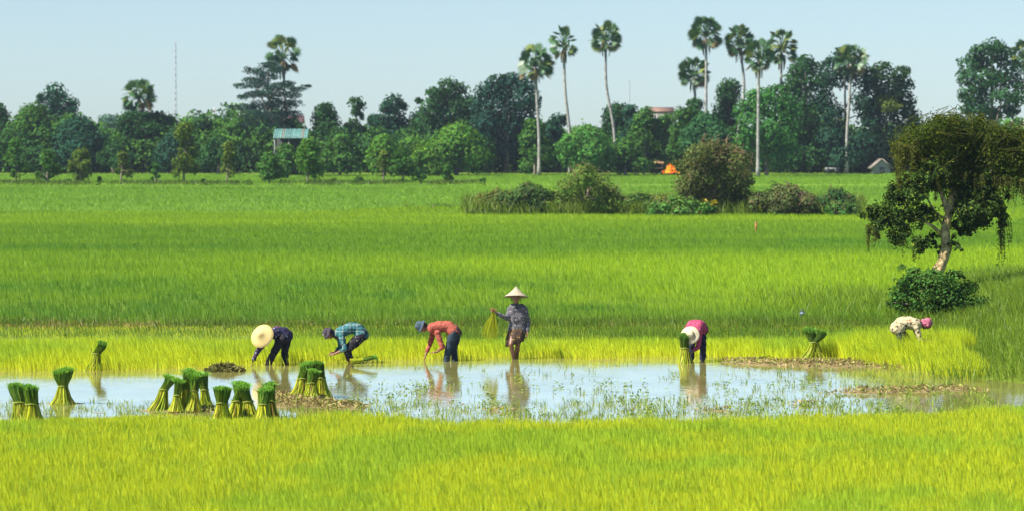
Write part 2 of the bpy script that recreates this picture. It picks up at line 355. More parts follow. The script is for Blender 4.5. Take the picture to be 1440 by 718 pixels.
# ------------------------------------------------------------------ rice and grass
def wedge(n, y0, y1, pad, rng, k=0.205):
    y = np.sqrt(rng.random(int(n * 1.0)) * (y1 ** 2 - y0 ** 2) + y0 ** 2) if True else 0
    return (rng.random(len(y)) * 2 - 1) * (k * y + pad), y
def mixc(a, b, t): return np.asarray(a) + (np.asarray(b) - np.asarray(a)) * np.asarray(t)[:, None]

# foreground seedlings
x, y = wedge(1000000, 27, 53.5, 5.0, rs)
k = (rs.random(len(x)) < 0.4) | ((np.abs(x) < 0.2 * y + 0.8) & (y > 34.5)); x, y = x[k], y[k]
s = pond_sd(x, y); gz = ground_z(x, y)
s = s + rs.normal(0, 0.45, len(s)) + 1.2 * (fnoise(x, y, 0.7, 37) - 0.5)
edge = 1 - sstep(-2.6, 0.6, s)            # 0 at the water, 1 well inside the bed
keep = (s < 0.7) & (rs.random(len(x)) < (0.03 + 0.97 * edge ** 1.4) * (0.35 + 1.3 * sstep(0.3, 0.6, fnoise(x, y, 0.5, 35)) * (1 - edge) + edge)) & (y < 53) & ~((to_px(x, y) > 1380) & (to_row(y) < 578))
x, y, gz, edge = x[keep], y[keep], gz[keep], edge[keep]
pt = fnoise(x, y * 0.6, 2.2, 31); pt2 = fnoise(x, y, 0.5, 33); n = len(x)
h = (0.09 + 0.12 * edge) * (1 - 0.45 * (1 - sstep(400, 460, to_px(x, y))) * (1 - sstep(592, 612, to_row(y)))) * (0.65 + 0.6 * rs.random(n)) * (0.85 + 0.3 * pt)
wd = 0.006 + 0.005 * rs.random(n)
gr = sstep(0.52, 0.72, pt + 0.25 * (pt2 - 0.5))
c1 = mixc((0.48, 0.53, 0.018), (0.28, 0.45, 0.03), np.clip(gr * 0.8 + 0.35 * rs.random(n) ** 2, 0, 1)); c1 *= (0.82 + 0.36 * rs.random(n))[:, None]
c0 = mixc((0.46, 0.46, 0.02), (0.34, 0.42, 0.02), rs.random(n)); br = rs.random(n) < 0.02; c1[br] = (0.28, 0.2, 0.05); dkk = rs.random(n) < 0.09 + 0.22 * sstep(0.5, 0.75, pt2); c1[dkk] = np.array((0.13, 0.27, 0.025)) * (0.6 + 0.7 * rs.random((dkk.sum(), 1))); h[dkk] *= 1.12
c1 = c1 * (1 - 0.0 * edge[:, None])
g = Geo(); blades(g, x, y, gz - 0.01, h, wd, c0, c1, rs, (-0.08, 0.0), 0.3)
tag(link('young_rice', g.mesh('young_rice', M_rice)), 'bright yellow green young rice filling the front of the picture', 'young rice', kind='stuff')

# seedling bed behind the water
x, y = wedge(230000, 58.5, 72.6, 2.0, rs)
px = to_px(x, y); fr = dist(np.interp(px, POND_TOP[:, 0], POND_TOP[:, 1])) + (fnoise(x, y * 2, 1.6, 2) - 0.5) * 1.2
dd = y - fr; dens = 0.25 + 0.75 * sstep(-0.2, 1.4, dd)
shf = np.zeros(len(x), bool)
for q_ in (at(1136, 502), at(1150, 502)): shf |= (np.abs(x - q_[0]) < .5) & (y < q_[1] + .1)
keep = (dd > -0.35) & (rs.random(len(x)) < dens) & ~shf & (x < 10.0 + 0.12 * (y - 62) + 0.8 * (fnoise(x * 0, y, 1.5, 47) - 0.5)); x, y, dd = x[keep], y[keep], dd[keep]; n = len(x); gz = ground_z(x, y)
h = (0.30 + 0.16 * rs.random(n)) * (0.65 + 0.35 * sstep(0, 2, dd)) * (1 - 0.8 * sstep(65.6, 67.2, y)) * (1 + 0.5 * sstep(6.8, 8, x) * sstep(61.3, 62.3, y)) * (0.85 + 0.3 * fnoise(x, y, 1.1, 41)); pt = fnoise(x, y, 1.6, 43)
c0 = mixc((0.58, 0.56, 0.015), (0.46, 0.52, 0.02), rs.random(n)); tip = sstep(0.45, 0.7, pt) * 0.6 + 0.35 * sstep(63.5, 67, y) + 0.25 * rs.random(n)
c1 = mixc((0.46, 0.55, 0.018), (0.19, 0.38, 0.03), np.clip(tip, 0, 1)); c1 *= (0.82 + 0.36 * rs.random(n))[:, None]; c1[rs.random(n) < 0.035] *= 0.4
g = Geo(); blades(g, x, y, gz - 0.02, h, 0.009 + 0.007 * rs.random(n), c0, c1, rs, (-0.2, 0.0), 0.35)
tag(link('rice_seedlings', g.mesh('rice_seedlings', M_rice)), 'yellow rice seedlings standing in shallow water behind the workers', 'rice seedlings', kind='stuff')

# green field behind the little dike
def field_col(px, row, x, y, n):
    t = np.interp(row, [248, 262, 265, 285, 300, 312, 325, 345, 362, 375, 395, 415, 440, 458], [.75, .8, .62, .72, .62, .85, .45, .2, .45, .66, .42, .36, .22, .05])
    t = t + 0.7 * (fnoise(x * 0.35, y, 6, 51) - 0.5) + 0.35 * (fnoise(x, y, 1.6, 53) - 0.5) + 0.6 * sstep(450, 1000, px) * sstep(345, 385, row) * (1 - sstep(425, 450, row))
    t = t - 0.45 * sstep(.66, .8, vnoise(x * .7, y * .5, .8, 58)) * sstep(385, 415, row)
    return np.clip(t, 0, 1)
x, y = wedge(640000, 73.2, 176, 3.0, rs, 0.2)
keep = (y > 73.9 + 1.0 * (fnoise(x, y * 0, 1.3, 59) - 0.5)) & (rs.random(len(x)) < np.clip(1.25 - (y - 73) / 180, 0.3, 1)); x, y = x[keep], y[keep]; n = len(x); px, row_ = to_px(x, y), to_row(y)
t = field_col(px, row_, x, y, n); gz = ground_z(x, y)
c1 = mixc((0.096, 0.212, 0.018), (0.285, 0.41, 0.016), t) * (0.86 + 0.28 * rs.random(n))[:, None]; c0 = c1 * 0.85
h = (0.20 + 0.14 * rs.random(n)) * (0.8 + 0.4 * fnoise(x, y, 2.2, 57)) * (1 + 0.35 * (1 - sstep(74, 78, y))); h = h * (0.9 + 0.1 * sstep(74, 77, y))
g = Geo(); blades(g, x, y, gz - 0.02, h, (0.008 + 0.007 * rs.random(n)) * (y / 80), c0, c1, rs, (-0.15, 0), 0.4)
tag(link('rice_field', g.mesh('rice_field', M_rice)), 'wide green rice field stretching from the low dike to the bushes', 'rice field', kind='stuff')
x, y = wedge(320000, 172, 341, 6.0, rs, 0.2); n = len(x); px, row_ = to_px(x, y), to_row(y); t = field_col(px, row_, x, y, n); gz = ground_z(x, y)
c1 = mixc((0.072, 0.175, 0.020), (0.195, 0.33, 0.022), t) * (0.88 + 0.24 * rs.random(n))[:, None]
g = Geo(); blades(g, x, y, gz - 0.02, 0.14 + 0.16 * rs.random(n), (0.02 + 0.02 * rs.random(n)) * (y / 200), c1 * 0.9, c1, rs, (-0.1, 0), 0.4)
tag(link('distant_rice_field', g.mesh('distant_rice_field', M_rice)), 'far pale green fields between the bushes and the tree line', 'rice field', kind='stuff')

# rough grass on the dike and on the right bank
def scrub(n, fx, fy, h0, h1, w0, ca, cb, lean=(-0.1, 0), spread=0.7):
    x, y = fx, fy; gz = ground_z(x, y); m = len(x); t = rs.random(m); c = mixc(ca, cb, t) * (0.7 + 0.6 * rs.random(m))[:, None]
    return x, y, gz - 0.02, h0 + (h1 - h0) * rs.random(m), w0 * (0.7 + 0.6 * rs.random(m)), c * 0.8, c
g = Geo()
n = 26000; x = rs.uniform(-18, 16, n); y = 73.3 + rs.normal(0, 0.75, n) + 0.5 * np.sin(x * 0.3); cl = fnoise(x, y, 0.9, 61); k = rs.random(n) < sstep(0.25, 0.6, cl); x, y = x[k], y[k]
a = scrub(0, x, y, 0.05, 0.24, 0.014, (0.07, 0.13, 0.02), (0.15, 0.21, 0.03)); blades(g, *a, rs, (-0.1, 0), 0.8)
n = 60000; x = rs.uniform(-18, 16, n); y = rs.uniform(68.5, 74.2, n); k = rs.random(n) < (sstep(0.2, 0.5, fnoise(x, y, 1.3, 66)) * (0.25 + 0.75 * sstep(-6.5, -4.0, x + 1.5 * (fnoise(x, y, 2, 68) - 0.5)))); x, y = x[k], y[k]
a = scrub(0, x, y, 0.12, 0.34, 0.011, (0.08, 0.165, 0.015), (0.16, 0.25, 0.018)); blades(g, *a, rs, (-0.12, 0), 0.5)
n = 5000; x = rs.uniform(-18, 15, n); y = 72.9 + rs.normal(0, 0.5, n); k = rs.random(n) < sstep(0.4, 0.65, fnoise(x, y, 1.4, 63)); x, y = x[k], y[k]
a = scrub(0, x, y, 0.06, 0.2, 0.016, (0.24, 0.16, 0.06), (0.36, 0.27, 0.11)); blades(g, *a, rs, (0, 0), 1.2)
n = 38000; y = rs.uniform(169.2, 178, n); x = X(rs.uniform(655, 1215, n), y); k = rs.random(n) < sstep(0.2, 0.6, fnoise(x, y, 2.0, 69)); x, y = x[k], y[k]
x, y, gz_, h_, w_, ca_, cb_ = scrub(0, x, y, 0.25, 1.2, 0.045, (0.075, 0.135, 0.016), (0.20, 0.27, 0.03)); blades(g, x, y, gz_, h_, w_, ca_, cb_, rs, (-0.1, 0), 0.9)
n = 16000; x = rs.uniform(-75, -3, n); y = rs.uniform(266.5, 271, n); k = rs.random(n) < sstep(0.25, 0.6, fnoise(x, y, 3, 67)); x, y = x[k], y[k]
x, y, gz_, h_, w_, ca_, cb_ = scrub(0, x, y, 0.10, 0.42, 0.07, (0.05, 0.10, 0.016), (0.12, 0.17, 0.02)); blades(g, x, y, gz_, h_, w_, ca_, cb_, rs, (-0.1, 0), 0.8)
tag(link('dike_grass', g.mesh('dike_grass', M_rice)), 'ragged dark grass and dry straw on the low dikes between the fields', 'grass', kind='stuff')
g = Geo(); n = 150000; x = rs.uniform(5.5, 21, n); y = rs.uniform(56.5, 100, n)
bk = sstep(8.4, 10.6, x - 0.12 * (y - 62)) * sstep(56.6, 58.5, y) * (1 - sstep(88, 100, y)); bk = np.maximum(bk, 0.5 * sstep(73.5, 75, y) * (1 - sstep(84, 92, y)) * sstep(6, 11, x))
k = rs.random(n) < bk * (0.7 + 0.7 * fnoise(x, y, 1.2, 65)); x, y = x[k], y[k]
a = scrub(0, x, y, 0.22, 0.5, 0.012, (0.085, 0.17, 0.014), (0.21, 0.29, 0.02)); blades(g, *a, rs, (-0.1, 0), 0.7)
tag(link('bank_grass', g.mesh('bank_grass', M_rice)), 'long green grass on the rising bank at the right edge', 'grass', kind='stuff')

# weeds standing in the open water, and dead straw on the mud banks
g = Geo(); n = 5200; px = rs.uniform(-60, 1460, n); row_ = rs.uniform(506, 606, n); d = dist(row_); x = X(px, d); y = d
s = pond_sd(x, y); dn = 0.16 + fnoise(x, y, 1.5, 71) * 0.55 + 0.75 * sstep(548, 598, row_) + 0.22 * sstep(900, 1200, px) - 0.3 * (px < 420) * (row_ < 560)
k = (s > -0.3) & (rs.random(n) < sstep(0.35, 0.95, dn)); x, y = x[k], y[k]
X2 = []; Y2 = []
for a, b_ in zip(x, y):
    m = rs.integers(3, 11); X2.append(a + rs.normal(0, 0.05, m)); Y2.append(b_ + rs.normal(0, 0.06, m))
x = np.concatenate(X2); y = np.concatenate(Y2); n = len(x); c = mixc((0.10, 0.19, 0.025), (0.3, 0.38, 0.04), rs.random(n))
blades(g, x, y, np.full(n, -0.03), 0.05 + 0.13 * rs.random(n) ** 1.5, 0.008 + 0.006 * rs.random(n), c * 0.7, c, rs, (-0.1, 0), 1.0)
# broad-leaved sprigs
n = 900; px = rs.uniform(440, 1440, n); row_ = rs.uniform(530, 590, n); d = dist(row_); x = X(px, d); k = (pond_sd(x, d) > -0.2) & (rs.random(n) < sstep(0.5, 0.75, fnoise(x, d, 1.1, 73) + 0.1)); x, y = x[k], d[k]; m = len(x)
pos = np.repeat(np.stack([x, y, np.full(m, 0.05)], 1), 7, 0) + rs.normal(0, 0.045, (m * 7, 3)); nr = rs.normal(size=(m * 7, 3)); nr[:, 2] += 1
leaves(g, pos, nr, 0.03 + 0.05 * rs.random(m * 7), mixc((0.08, 0.17, 0.02), (0.25, 0.34, 0.04), rs.random(m * 7)), rs, 0.45)
tag(link('water_weeds', g.mesh('water_weeds', M_rice)), 'small green weeds poking out of the shallow water', 'weeds', kind='stuff')
g = Geo(); n = 190000; px = rs.uniform(240, 1420, n); row_ = rs.uniform(503, 590, n); d = dist(row_); x = X(px, d); bm = bank_mud(x, d); k = rs.random(n) < sstep(0.035, 0.09, bm) * 0.8; x, y = x[k], d[k]; m = len(x)
nr = rs.normal(size=(m, 3)); nr[:, 2] = np.abs(nr[:, 2]) + 0.4
col = mixc((0.37, 0.285, 0.12), (0.22, 0.165, 0.06), rs.random(m)); q = rs.random(m) < 0.25; col[q] = mixc((0.12, 0.17, 0.03), (0.28, 0.3, 0.05), rs.random(q.sum()))
leaves(g, np.stack([x, y, ground_z(x, y) + 0.02 + 0.05 * rs.random(m)], 1), nr, 0.03 + 0.08 * rs.random(m) ** 1.5, col, rs, 0.4)
tag(link('straw_debris', g.mesh('straw_debris', M_straw)), 'brown dead straw and clods littering the mud banks', 'debris', kind='stuff')

# ------------------------------------------------------------------ trees
def lobes_auto(px, top, bot, wpx, d, rng, shape, n, lr=1.0):
    out = []
    H_ = bot - top
    for k in range(n):
        t = (k + rng.random()) / n
        prof = {'dome': math.sqrt(max(0, 1 - (t * 0.98) ** 2.2)) * (0.75 + 0.25 * (1 - t)), 'round': math.sqrt(max(0.04, 1 - (2 * t - 0.95) ** 2)), 'umbrella': 0.55 + 0.45 * math.sin(min(1, t * 1.15) * math.pi * 0.62), 'column': 0.85 - 0.45 * t * t,
                'shrub': 0.75 + 0.25 * math.sin(t * math.pi) - 0.5 * t ** 3, 'cone': 1.05 - 0.85 * t}[shape]
        r = wpx * 0.5 * (0.30 + 0.16 * rng.random()) * lr * (1 if shape != 'cone' else 1.05 - 0.55 * t); r = min(r, H_ * 0.3)
        rr = max(0.0, wpx * 0.5 * prof - r * 0.75); a = rng.random() * 2 * math.pi; u = math.sqrt(rng.random() * 0.75 + 0.25)
        row = bot - r * 0.6 - t * (H_ - r * 1.5)
        out.append((px + math.cos(a) * rr * u, row, r, r * 0.85, math.sin(a) * rr * u))
    out.append((px + wpx * 0.05 * rng.normal(), top + 0.18 * wpx, wpx * 0.2, wpx * 0.18, 0))
    return out
def tree(name, label, cat, px, top, wpx, d, col, shape='dome', bot=None, n=14, leaf=0.42, dens=1.0, lobes=None, base_row=None, trunk_px=None, seed=0, group=None, lean=0, bark=(0.16, 0.13, 0.1), limbs=6, inner=0.25, aspect=0.62, var=0.15, lr=1.0, stems=None):
    rng = np.random.default_rng(seed + int(px * 7 + top)); gz = float(ground_z(np.array([X(px, d)]), np.array([d]))[0]); s = F / d
    root_px = px if trunk_px is None else trunk_px
    base = np.array([X(root_px, d), d, gz]); gb = base_row or (HY + (H - gz) * s); bot = bot if bot is not None else gb - 0.06 * (gb - top)
    if name == 'broadleaf_tree' and not lobes: wpx = wpx * 1.2
    lb = lobes or lobes_auto(px, top, bot, wpx, d, rng, shape, n, lr)
    lb = [(l[0], l[1], l[2], l[3] if len(l) > 3 else l[2], l[4] if len(l) > 4 else rng.normal() * wpx * 0.16) for l in lb]
    o = thing(name, label, cat, base, group)
    P = np.array([[X(l[0], d) - base[0], l[4] / s, Z(l[1], d) - gz] for l in lb]); RX = np.array([l[2] / s for l in lb]) * 1.14; RZ = np.array([l[3] / s for l in lb]) * 1.10
    # trunk and limbs in one mesh
    g = Geo(); topz = (Z(top, d) - gz); wid = max(0.10, wpx / s * 0.035)
    cz = P[:, 2].mean(); mid = np.array([P[:, 0].mean() + lean, P[:, 1].mean() * 0.5, cz])
    tp = bez([(0, 0, -0.15), (0.1 * rng.normal() * wid * 4, 0, cz * 0.4), mid, (mid[0], mid[1], topz * 0.85)], 12)
    tube(g, tp, np.linspace(wid, wid * 0.25, 12), 8, bark, 0.15, rng)
    for k in rng.permutation(len(P))[:limbs]:
        a = tp[rng.integers(3, 8)]; q = P[k]; m_ = a * 0.5 + q * 0.5 + np.array([0, 0, 0.06 * topz])
        tube(g, bez([a, m_, q], 6), np.linspace(wid * 0.42, wid * 0.1, 6), 6, bark, 0.1, rng)
    link('trunk', g.mesh('trunk', M_bark, True), o)
    # crown
    g = Geo()
    for k in range(len(P)):
        area = RX[k] * (RX[k] + RZ[k]) * 0.5 * 12; nl = int(dens * area / (leaf * leaf) * 2.3) + 30
        v = unit(rng.normal(size=(nl, 3))); v[:, 2] = np.where((v[:, 2] < -0.3) & (rng.random(nl) < 0.5), -v[:, 2], v[:, 2])
        rr = (0.62 + 0.46 * rng.random(nl)); ins = rng.random(nl) < inner; rr[ins] *= 0.6
        # ragged: small sub-clumps
        kk = max(5, nl // 14); cc = unit(rng.normal(size=(kk, 3))); near = cc[rng.integers(0, kk, nl)]
        v = unit(v * 0.55 + near * 0.75); rr = rr * (0.9 + 0.25 * vnoise(near[:, 0] * 9, near[:, 1] * 9 + near[:, 2] * 5, 1.0, k))
        pos = P[k] + v * rr[:, None] * np.array([RX[k], RX[k], RZ[k]])
        nrm = v * 0.7 + near * 0.7 + rng.normal(size=(nl, 3)) * 0.45 + np.array([0, 0, 0.3])
        lf = np.asarray(col) * (0.88 + 0.26 * rng.random()) * (1 + var * rng.normal(size=(nl, 1))).clip(0.45, 1.7)
        lf = lf * np.stack([1 + 0.15 * rng.normal(size=nl), np.ones(nl), np.ones(nl)], 1).clip(0.6, 1.5)
        leaves(g, pos, nrm, leaf * (0.7 + 0.6 * rng.random(nl)), lf, rng, aspect)
    link('crown', g.mesh('crown', M_leaf), o)
    if stems:
        g = Geo()
        for k in range(stems[0]):
            l = rng.integers(0, len(P)); c = P[l]
            if stems[2] and not (stems[2][0] < px + c[0] * s < stems[2][1]): continue
            a = unit(rng.normal(size=3) + np.array([0, -.7, .3])); q0 = c + a * RX[l] * rng.uniform(.6, 1.05); q2 = c + unit(a + rng.normal(size=3) * .7 + np.array([0, 0, .2])) * RX[l] * rng.uniform(1.0, 1.28); q1 = (q0 + q2) / 2 + rng.normal(size=3) * .15 * RX[l] + np.array([0, 0, .12 * RX[l]])
            tube(g, bez([q0, q1, q2], 6), np.linspace(leaf * .16, leaf * .05, 6), 4, np.asarray(stems[1]) * (.6 + .8 * rng.random()))
        link('vines', g.mesh('vines', M_bark), o)  # these tubes are the shrub's own twiggy stems
    return o

DK = (0.026, 0.080, 0.020); DB = (0.020, 0.070, 0.036); MD = (0.048, 0.125, 0.020); LT = (0.09, 0.19, 0.02); BR = (0.068, 0.165, 0.018); OL = (0.088, 0.135, 0.018); YG = (0.13, 0.17, 0.02)
G1 = 'tall trees along the far edge of the field'
T = lambda *a, **k: tree('broadleaf_tree', a[0], 'tree', *a[1:], group=k.pop('group', G1), **k)
T('dark tree cut off by the left picture edge beside a red roof', -8, 140, 66, 352, DK, 'dome', n=14)
T('tall dark tree with a knobbly two-humped top rising behind the bright broad tree', 84, 117, 62, 365, DB, 'column', lobes=[(76, 133, 15, 15), (64, 140, 10, 9), (90, 146, 15, 14), (101, 152, 10, 12), (70, 156, 16, 14), (86, 172, 22, 20), (78, 205, 26, 24), (96, 210, 20, 20)])
T('broad bright green tree left of the two-humped dark tree', 45, 147, 84, 350, MD, 'dome', n=20)
T('low wide dark tree right of the two-humped tree', 112, 163, 84, 347, DB, 'dome', n=18)
T('pale blue green hazy tree seen in the gap left of the lone palm', 152, 162, 64, 640, (0.05, 0.12, 0.07), 'dome', n=10, leaf=0.8)  # distance haze is put into the paler, bluer leaf colour
T('flat-topped umbrella tree directly under the lone round palm', 205, 157, 88, 350, DK, 'umbrella', lobes=[(190, 166, 22, 9), (215, 166, 22, 9), (178, 176, 15, 9), (232, 172, 16, 8), (205, 180, 30, 12), (182, 200, 17, 16), (226, 198, 18, 16), (202, 215, 26, 20), (178, 225, 16, 16), (230, 225, 16, 16)])
T('rounded dark tree with a small peak right of the tall thin orchard tree', 281, 163, 56, 352, DK, 'dome', n=14)
T('low dark tree between the peaked tree and the feathery conifer', 328, 170, 62, 350, MD, 'dome', n=14)
T('small hazy dark tree just left of the red and white mast', 263, 168, 40, 420, DB, 'dome', n=8)
tree('conifer', 'feathery conifer with layered drooping branches standing over the teal roofed shed', 'tree', 384, 74, 110, 350, (0.022, 0.062, 0.045), bot=196, trunk_px=386, leaf=0.3, dens=1.0, inner=0.15, aspect=0.3, limbs=9, bark=(0.1, 0.09, 0.07),
     lobes=[(383, 84, 8, 6), (375, 91, 12, 4), (388, 98, 10, 5), (365, 101, 13, 5), (348, 99, 6, 5), (376, 108, 14, 5), (352, 113, 14, 4.5), (340, 121, 12, 3.5), (366, 121, 14, 6), (395, 122, 16, 5), (420, 126, 12, 3), (432, 122, 7, 2), (404, 118, 10, 4), (383, 132, 18, 7), (357, 133, 14, 5), (341, 138, 8, 4), (410, 134, 13, 5), (344, 151, 12, 5), (331, 151, 7, 3), (364, 148, 17, 7), (391, 148, 20, 8), (414, 146, 11, 5), (360, 163, 18, 8), (383, 166, 20, 9), (408, 163, 16, 8), (352, 178, 14, 9), (376, 183, 18, 9), (402, 180, 16, 9)], group=G1)
T('rounded dark tree just right of the conifer', 456, 145, 58, 350, DK, 'dome', n=16)
T('dark tree with a pointed crown second right of the conifer', 500, 137, 46, 352, DK, 'cone', n=14)
T('small round dark knob-topped tree in the middle of the gap right of the pointed tree', 553, 134, 42, 360, DB, 'round', n=10, lobes=[(553, 146, 14, 12), (545, 152, 10, 9), (563, 153, 10, 9), (552, 166, 18, 13), (535, 176, 16, 12), (570, 178, 14, 12), (552, 195, 24, 20), (552, 220, 26, 20)])
T('low dark tree between the pointed tree and the knob-topped tree', 528, 160, 36, 362, DB, 'dome', n=9)
T('low dark hazy tree right of the knob-topped tree', 588, 156, 46, 362, DB, 'dome', n=10)
T('big spreading dark green tree with a jagged top left of the large dome tree', 636, 109, 96, 352, (0.03, 0.085, 0.026), lobes=[(630, 122, 14, 12), (645, 128, 14, 11), (612, 132, 12, 9), (624, 140, 20, 14), (648, 146, 20, 14), (604, 150, 15, 12), (664, 150, 14, 11), (590, 142, 6, 5), (628, 164, 28, 18), (600, 175, 20, 16), (662, 178, 22, 20), (632, 195, 32, 22), (600, 210, 20, 20), (665, 215, 20, 20)])
T('large blue green dome-shaped tree beside the three lone palms', 712, 104, 98, 346, (0.02, 0.062, 0.042), lobes=[(698, 117, 13, 11), (718, 114, 16, 10), (738, 120, 14, 11), (684, 130, 16, 13), (710, 130, 22, 15), (738, 137, 20, 15), (752, 148, 10, 12), (676, 150, 16, 16), (704, 155, 26, 20), (735, 162, 22, 20), (682, 178, 20, 20), (712, 185, 26, 22), (738, 195, 20, 22), (672, 200, 14, 16), (705, 212, 22, 16)])
T('bright green bushy tree in front of the big jagged tree', 642, 174, 92, 330, BR, 'dome', n=20)
T('small bright green tree left of the big jagged tree', 596, 205, 40, 325, LT, 'shrub', n=9)
T('green tree filling the space under the pointed dark tree', 478, 188, 56, 326, MD, 'dome', n=14)
T('green tree with a pale crown under the knob-topped tree', 540, 190, 54, 326, BR, 'dome', n=14)
T('medium green tree at the foot of the leftmost of the three lone palms', 752, 166, 52, 335, MD, 'dome', n=14)
T('low dark tree between the two left lone palms', 782, 160, 50, 352, DB, 'dome', n=12)
T('smooth light green rounded tree at the foot of the middle lone palm', 825, 177, 68, 326, (0.06, 0.165, 0.027), 'round', bot=240, n=22)
T('dark loose-topped tree behind the right lone palm', 862, 146, 60, 356, DK, 'dome', n=16)
T('feathery dark tree just left of the tan roofed house', 890, 148, 44, 350, DB, 'dome', n=12)
T('green tree in front of the tan roofed house', 940, 180, 66, 338, MD, 'dome', n=16)
T('low green tree between the light round tree and the white canopy', 880, 196, 56, 328, MD, 'dome', n=12)
T('dark tree just right of the tan roofed house', 975, 140, 46, 350, DK, 'dome', n=14)
T('soft round grey green tree standing behind the round brown bush', 992, 158, 66, 326, (0.035, 0.11, 0.035), 'round', bot=236, n=20)
T('dark tree behind the palm group', 1022, 112, 56, 356, DK, 'dome', n=16)
T('broad bright green tree in front of the palm group', 1078, 124, 88, 330, (0.045, 0.15, 0.028), lobes=[(1062, 140, 18, 14), (1092, 134, 18, 13), (1080, 150, 24, 18), (1048, 158, 16, 14), (1106, 158, 18, 18), (1056, 180, 22, 20), (1090, 184, 26, 24), (1050, 205, 18, 18), (1078, 215, 26, 20), (1106, 212, 16, 20), (1050, 228, 12, 12)])
T('tall dark tree right of the palm group', 1136, 77, 72, 345, DK, lobes=[(1133, 88, 13, 10), (1120, 100, 14, 10), (1146, 98, 13, 10), (1130, 114, 24, 14), (1152, 122, 14, 14), (1112, 126, 14, 14), (1130, 144, 26, 18), (1150, 160, 20, 20), (1116, 165, 20, 20), (1136, 190, 28, 22), (1118, 215, 22, 20), (1148, 218, 20, 18)])
T('tallest dark tree wrapped round the rightmost group palm', 1190, 66, 88, 342, (0.02, 0.06, 0.032), lobes=[(1185, 76, 12, 9), (1172, 92, 14, 12), (1205, 96, 14, 12), (1164, 112, 14, 14), (1190, 112, 18, 14), (1218, 118, 14, 14), (1160, 140, 14, 16), (1216, 146, 18, 18), (1172, 165, 16, 18), (1222, 178, 18, 18), (1170, 195, 22, 18), (1212, 205, 22, 18), (1190, 220, 26, 16), (1160, 222, 16, 14)])
T('large dark tree with yellow sunlit patches at the right end of the tree wall', 1254, 88, 88, 344, (0.028, 0.065, 0.022), lobes=[(1240, 98, 14, 10), (1222, 104, 10, 9), (1262, 104, 12, 9), (1274, 100, 6, 7), (1238, 116, 22, 13), (1266, 120, 16, 13), (1248, 138, 26, 18), (1276, 142, 12, 14), (1232, 160, 22, 20), (1272, 165, 20, 20), (1288, 172, 10, 14), (1250, 190, 28, 22), (1282, 200, 16, 20), (1240, 218, 22, 18), (1270, 220, 20, 16)])
T('sparse yellow green leaves painting sunlit patches on the large patchy dark tree', 1243, 132, 44, 341, (0.10, 0.135, 0.018), bot=160, n=8, dens=0.35, leaf=0.35)  # extra loose crown, its yellow leaf colour stands in for sunlight
T('big free-standing rounded tree against the sky at far right', 1396, 53, 98, 330, (0.03, 0.085, 0.03), lobes=[(1396, 66, 14, 11), (1380, 74, 14, 11), (1412, 76, 14, 11), (1366, 90, 15, 12), (1396, 90, 22, 14), (1424, 96, 14, 12), (1358, 110, 14, 13), (1384, 112, 22, 14), (1412, 114, 20, 14), (1434, 122, 10, 12), (1356, 132, 12, 12), (1376, 136, 20, 14), (1408, 138, 18, 12), (1430, 140, 12, 11), (1370, 154, 20, 10), (1420, 156, 16, 9), (1394, 160, 16, 12)], bot=175)
T('low dark tree half hidden behind the vine-covered tree', 1330, 172, 84, 345, DK, 'dome', n=16)
T('low green tree at the base of the big free-standing tree', 1412, 178, 90, 345, MD, 'dome', n=16)
T('low bushy tree under the rounded dark tree right of the conifer', 442, 205, 46, 330, MD, 'dome', n=10)
T('low dark tree under the broad left trees', 60, 205, 70, 344, DK, 'dome', n=12)
T('low dark green tree under the flat-topped umbrella tree', 160, 200, 60, 344, DK, 'dome', n=12)
T('dark tree behind the orchard right of the flat-topped umbrella tree', 245, 185, 60, 346, DB, 'dome', n=12)
T('dark green tree behind the orchard below the low mast gap', 306, 192, 60, 340, DK, 'dome', n=12)
T('dark tree behind the teal roofed shed', 405, 176, 70, 352, DK, 'dome', n=12)
T('dark green tree beneath the big jagged tree, left of the dome tree', 680, 190, 56, 344, DK, 'dome', n=12)
T('low dark tree right of the palm group behind the hut', 1215, 190, 80, 350, DK, 'dome', n=12)
T('low dark tree between the bright broad tree and the tall dark tree', 1115, 195, 60, 345, DK, 'dome', n=12)

T('green tree directly left of the tan roofed house wall', 905, 152, 46, 336, MD, 'dome', n=12)
T('green tree covering the right end of the tan roofed house', 958, 149, 44, 336, MD, 'dome', n=12)
T('low green bushy tree right in front of the teal roofed shed', 404, 203, 44, 308, MD, 'dome', n=12)
T('low green tree filling the foot of the tan roofed house', 931, 160, 44, 337, MD, 'dome', bot=243, n=12)
# undergrowth that closes the foot of the far wood
g = Geo(); n = 150000; x = rs.uniform(-84, 90, n); yy = 346 + rs.random(n) * 22; hh = (2.6 + 6.6 * fnoise(x, yy * 0.4, 5, 81)) * (0.75 + 0.25 * sstep(346, 360, yy)) * (0.85 + 0.3 * vnoise(x, yy, 1.3, 85)); z = 0.2 + hh * rs.random(n) ** 0.8
col = mixc(DK, BR, sstep(0.35, 0.7, fnoise(x, yy + z * 1.5, 3.5, 83))) * (0.75 + 0.5 * rs.random(n))[:, None]; nr = rs.normal(size=(n, 3)) * .6; nr[:, 0] += 2.5 * (vnoise(x, z + yy, 1.6, 86) - .5); nr[:, 1] -= 0.5; nr[:, 2] += 0.5 + 1.5 * (vnoise(x + 9, z + yy, 1.6, 87) - .5)
leaves(g, np.stack([x, yy, z], 1), nr, 0.36 + 0.32 * rs.random(n), col, rs, 0.6)
tag(link('undergrowth', g.mesh('undergrowth', M_leaf)), 'dark tangled undergrowth closing the foot of the far trees', 'undergrowth', kind='stuff')

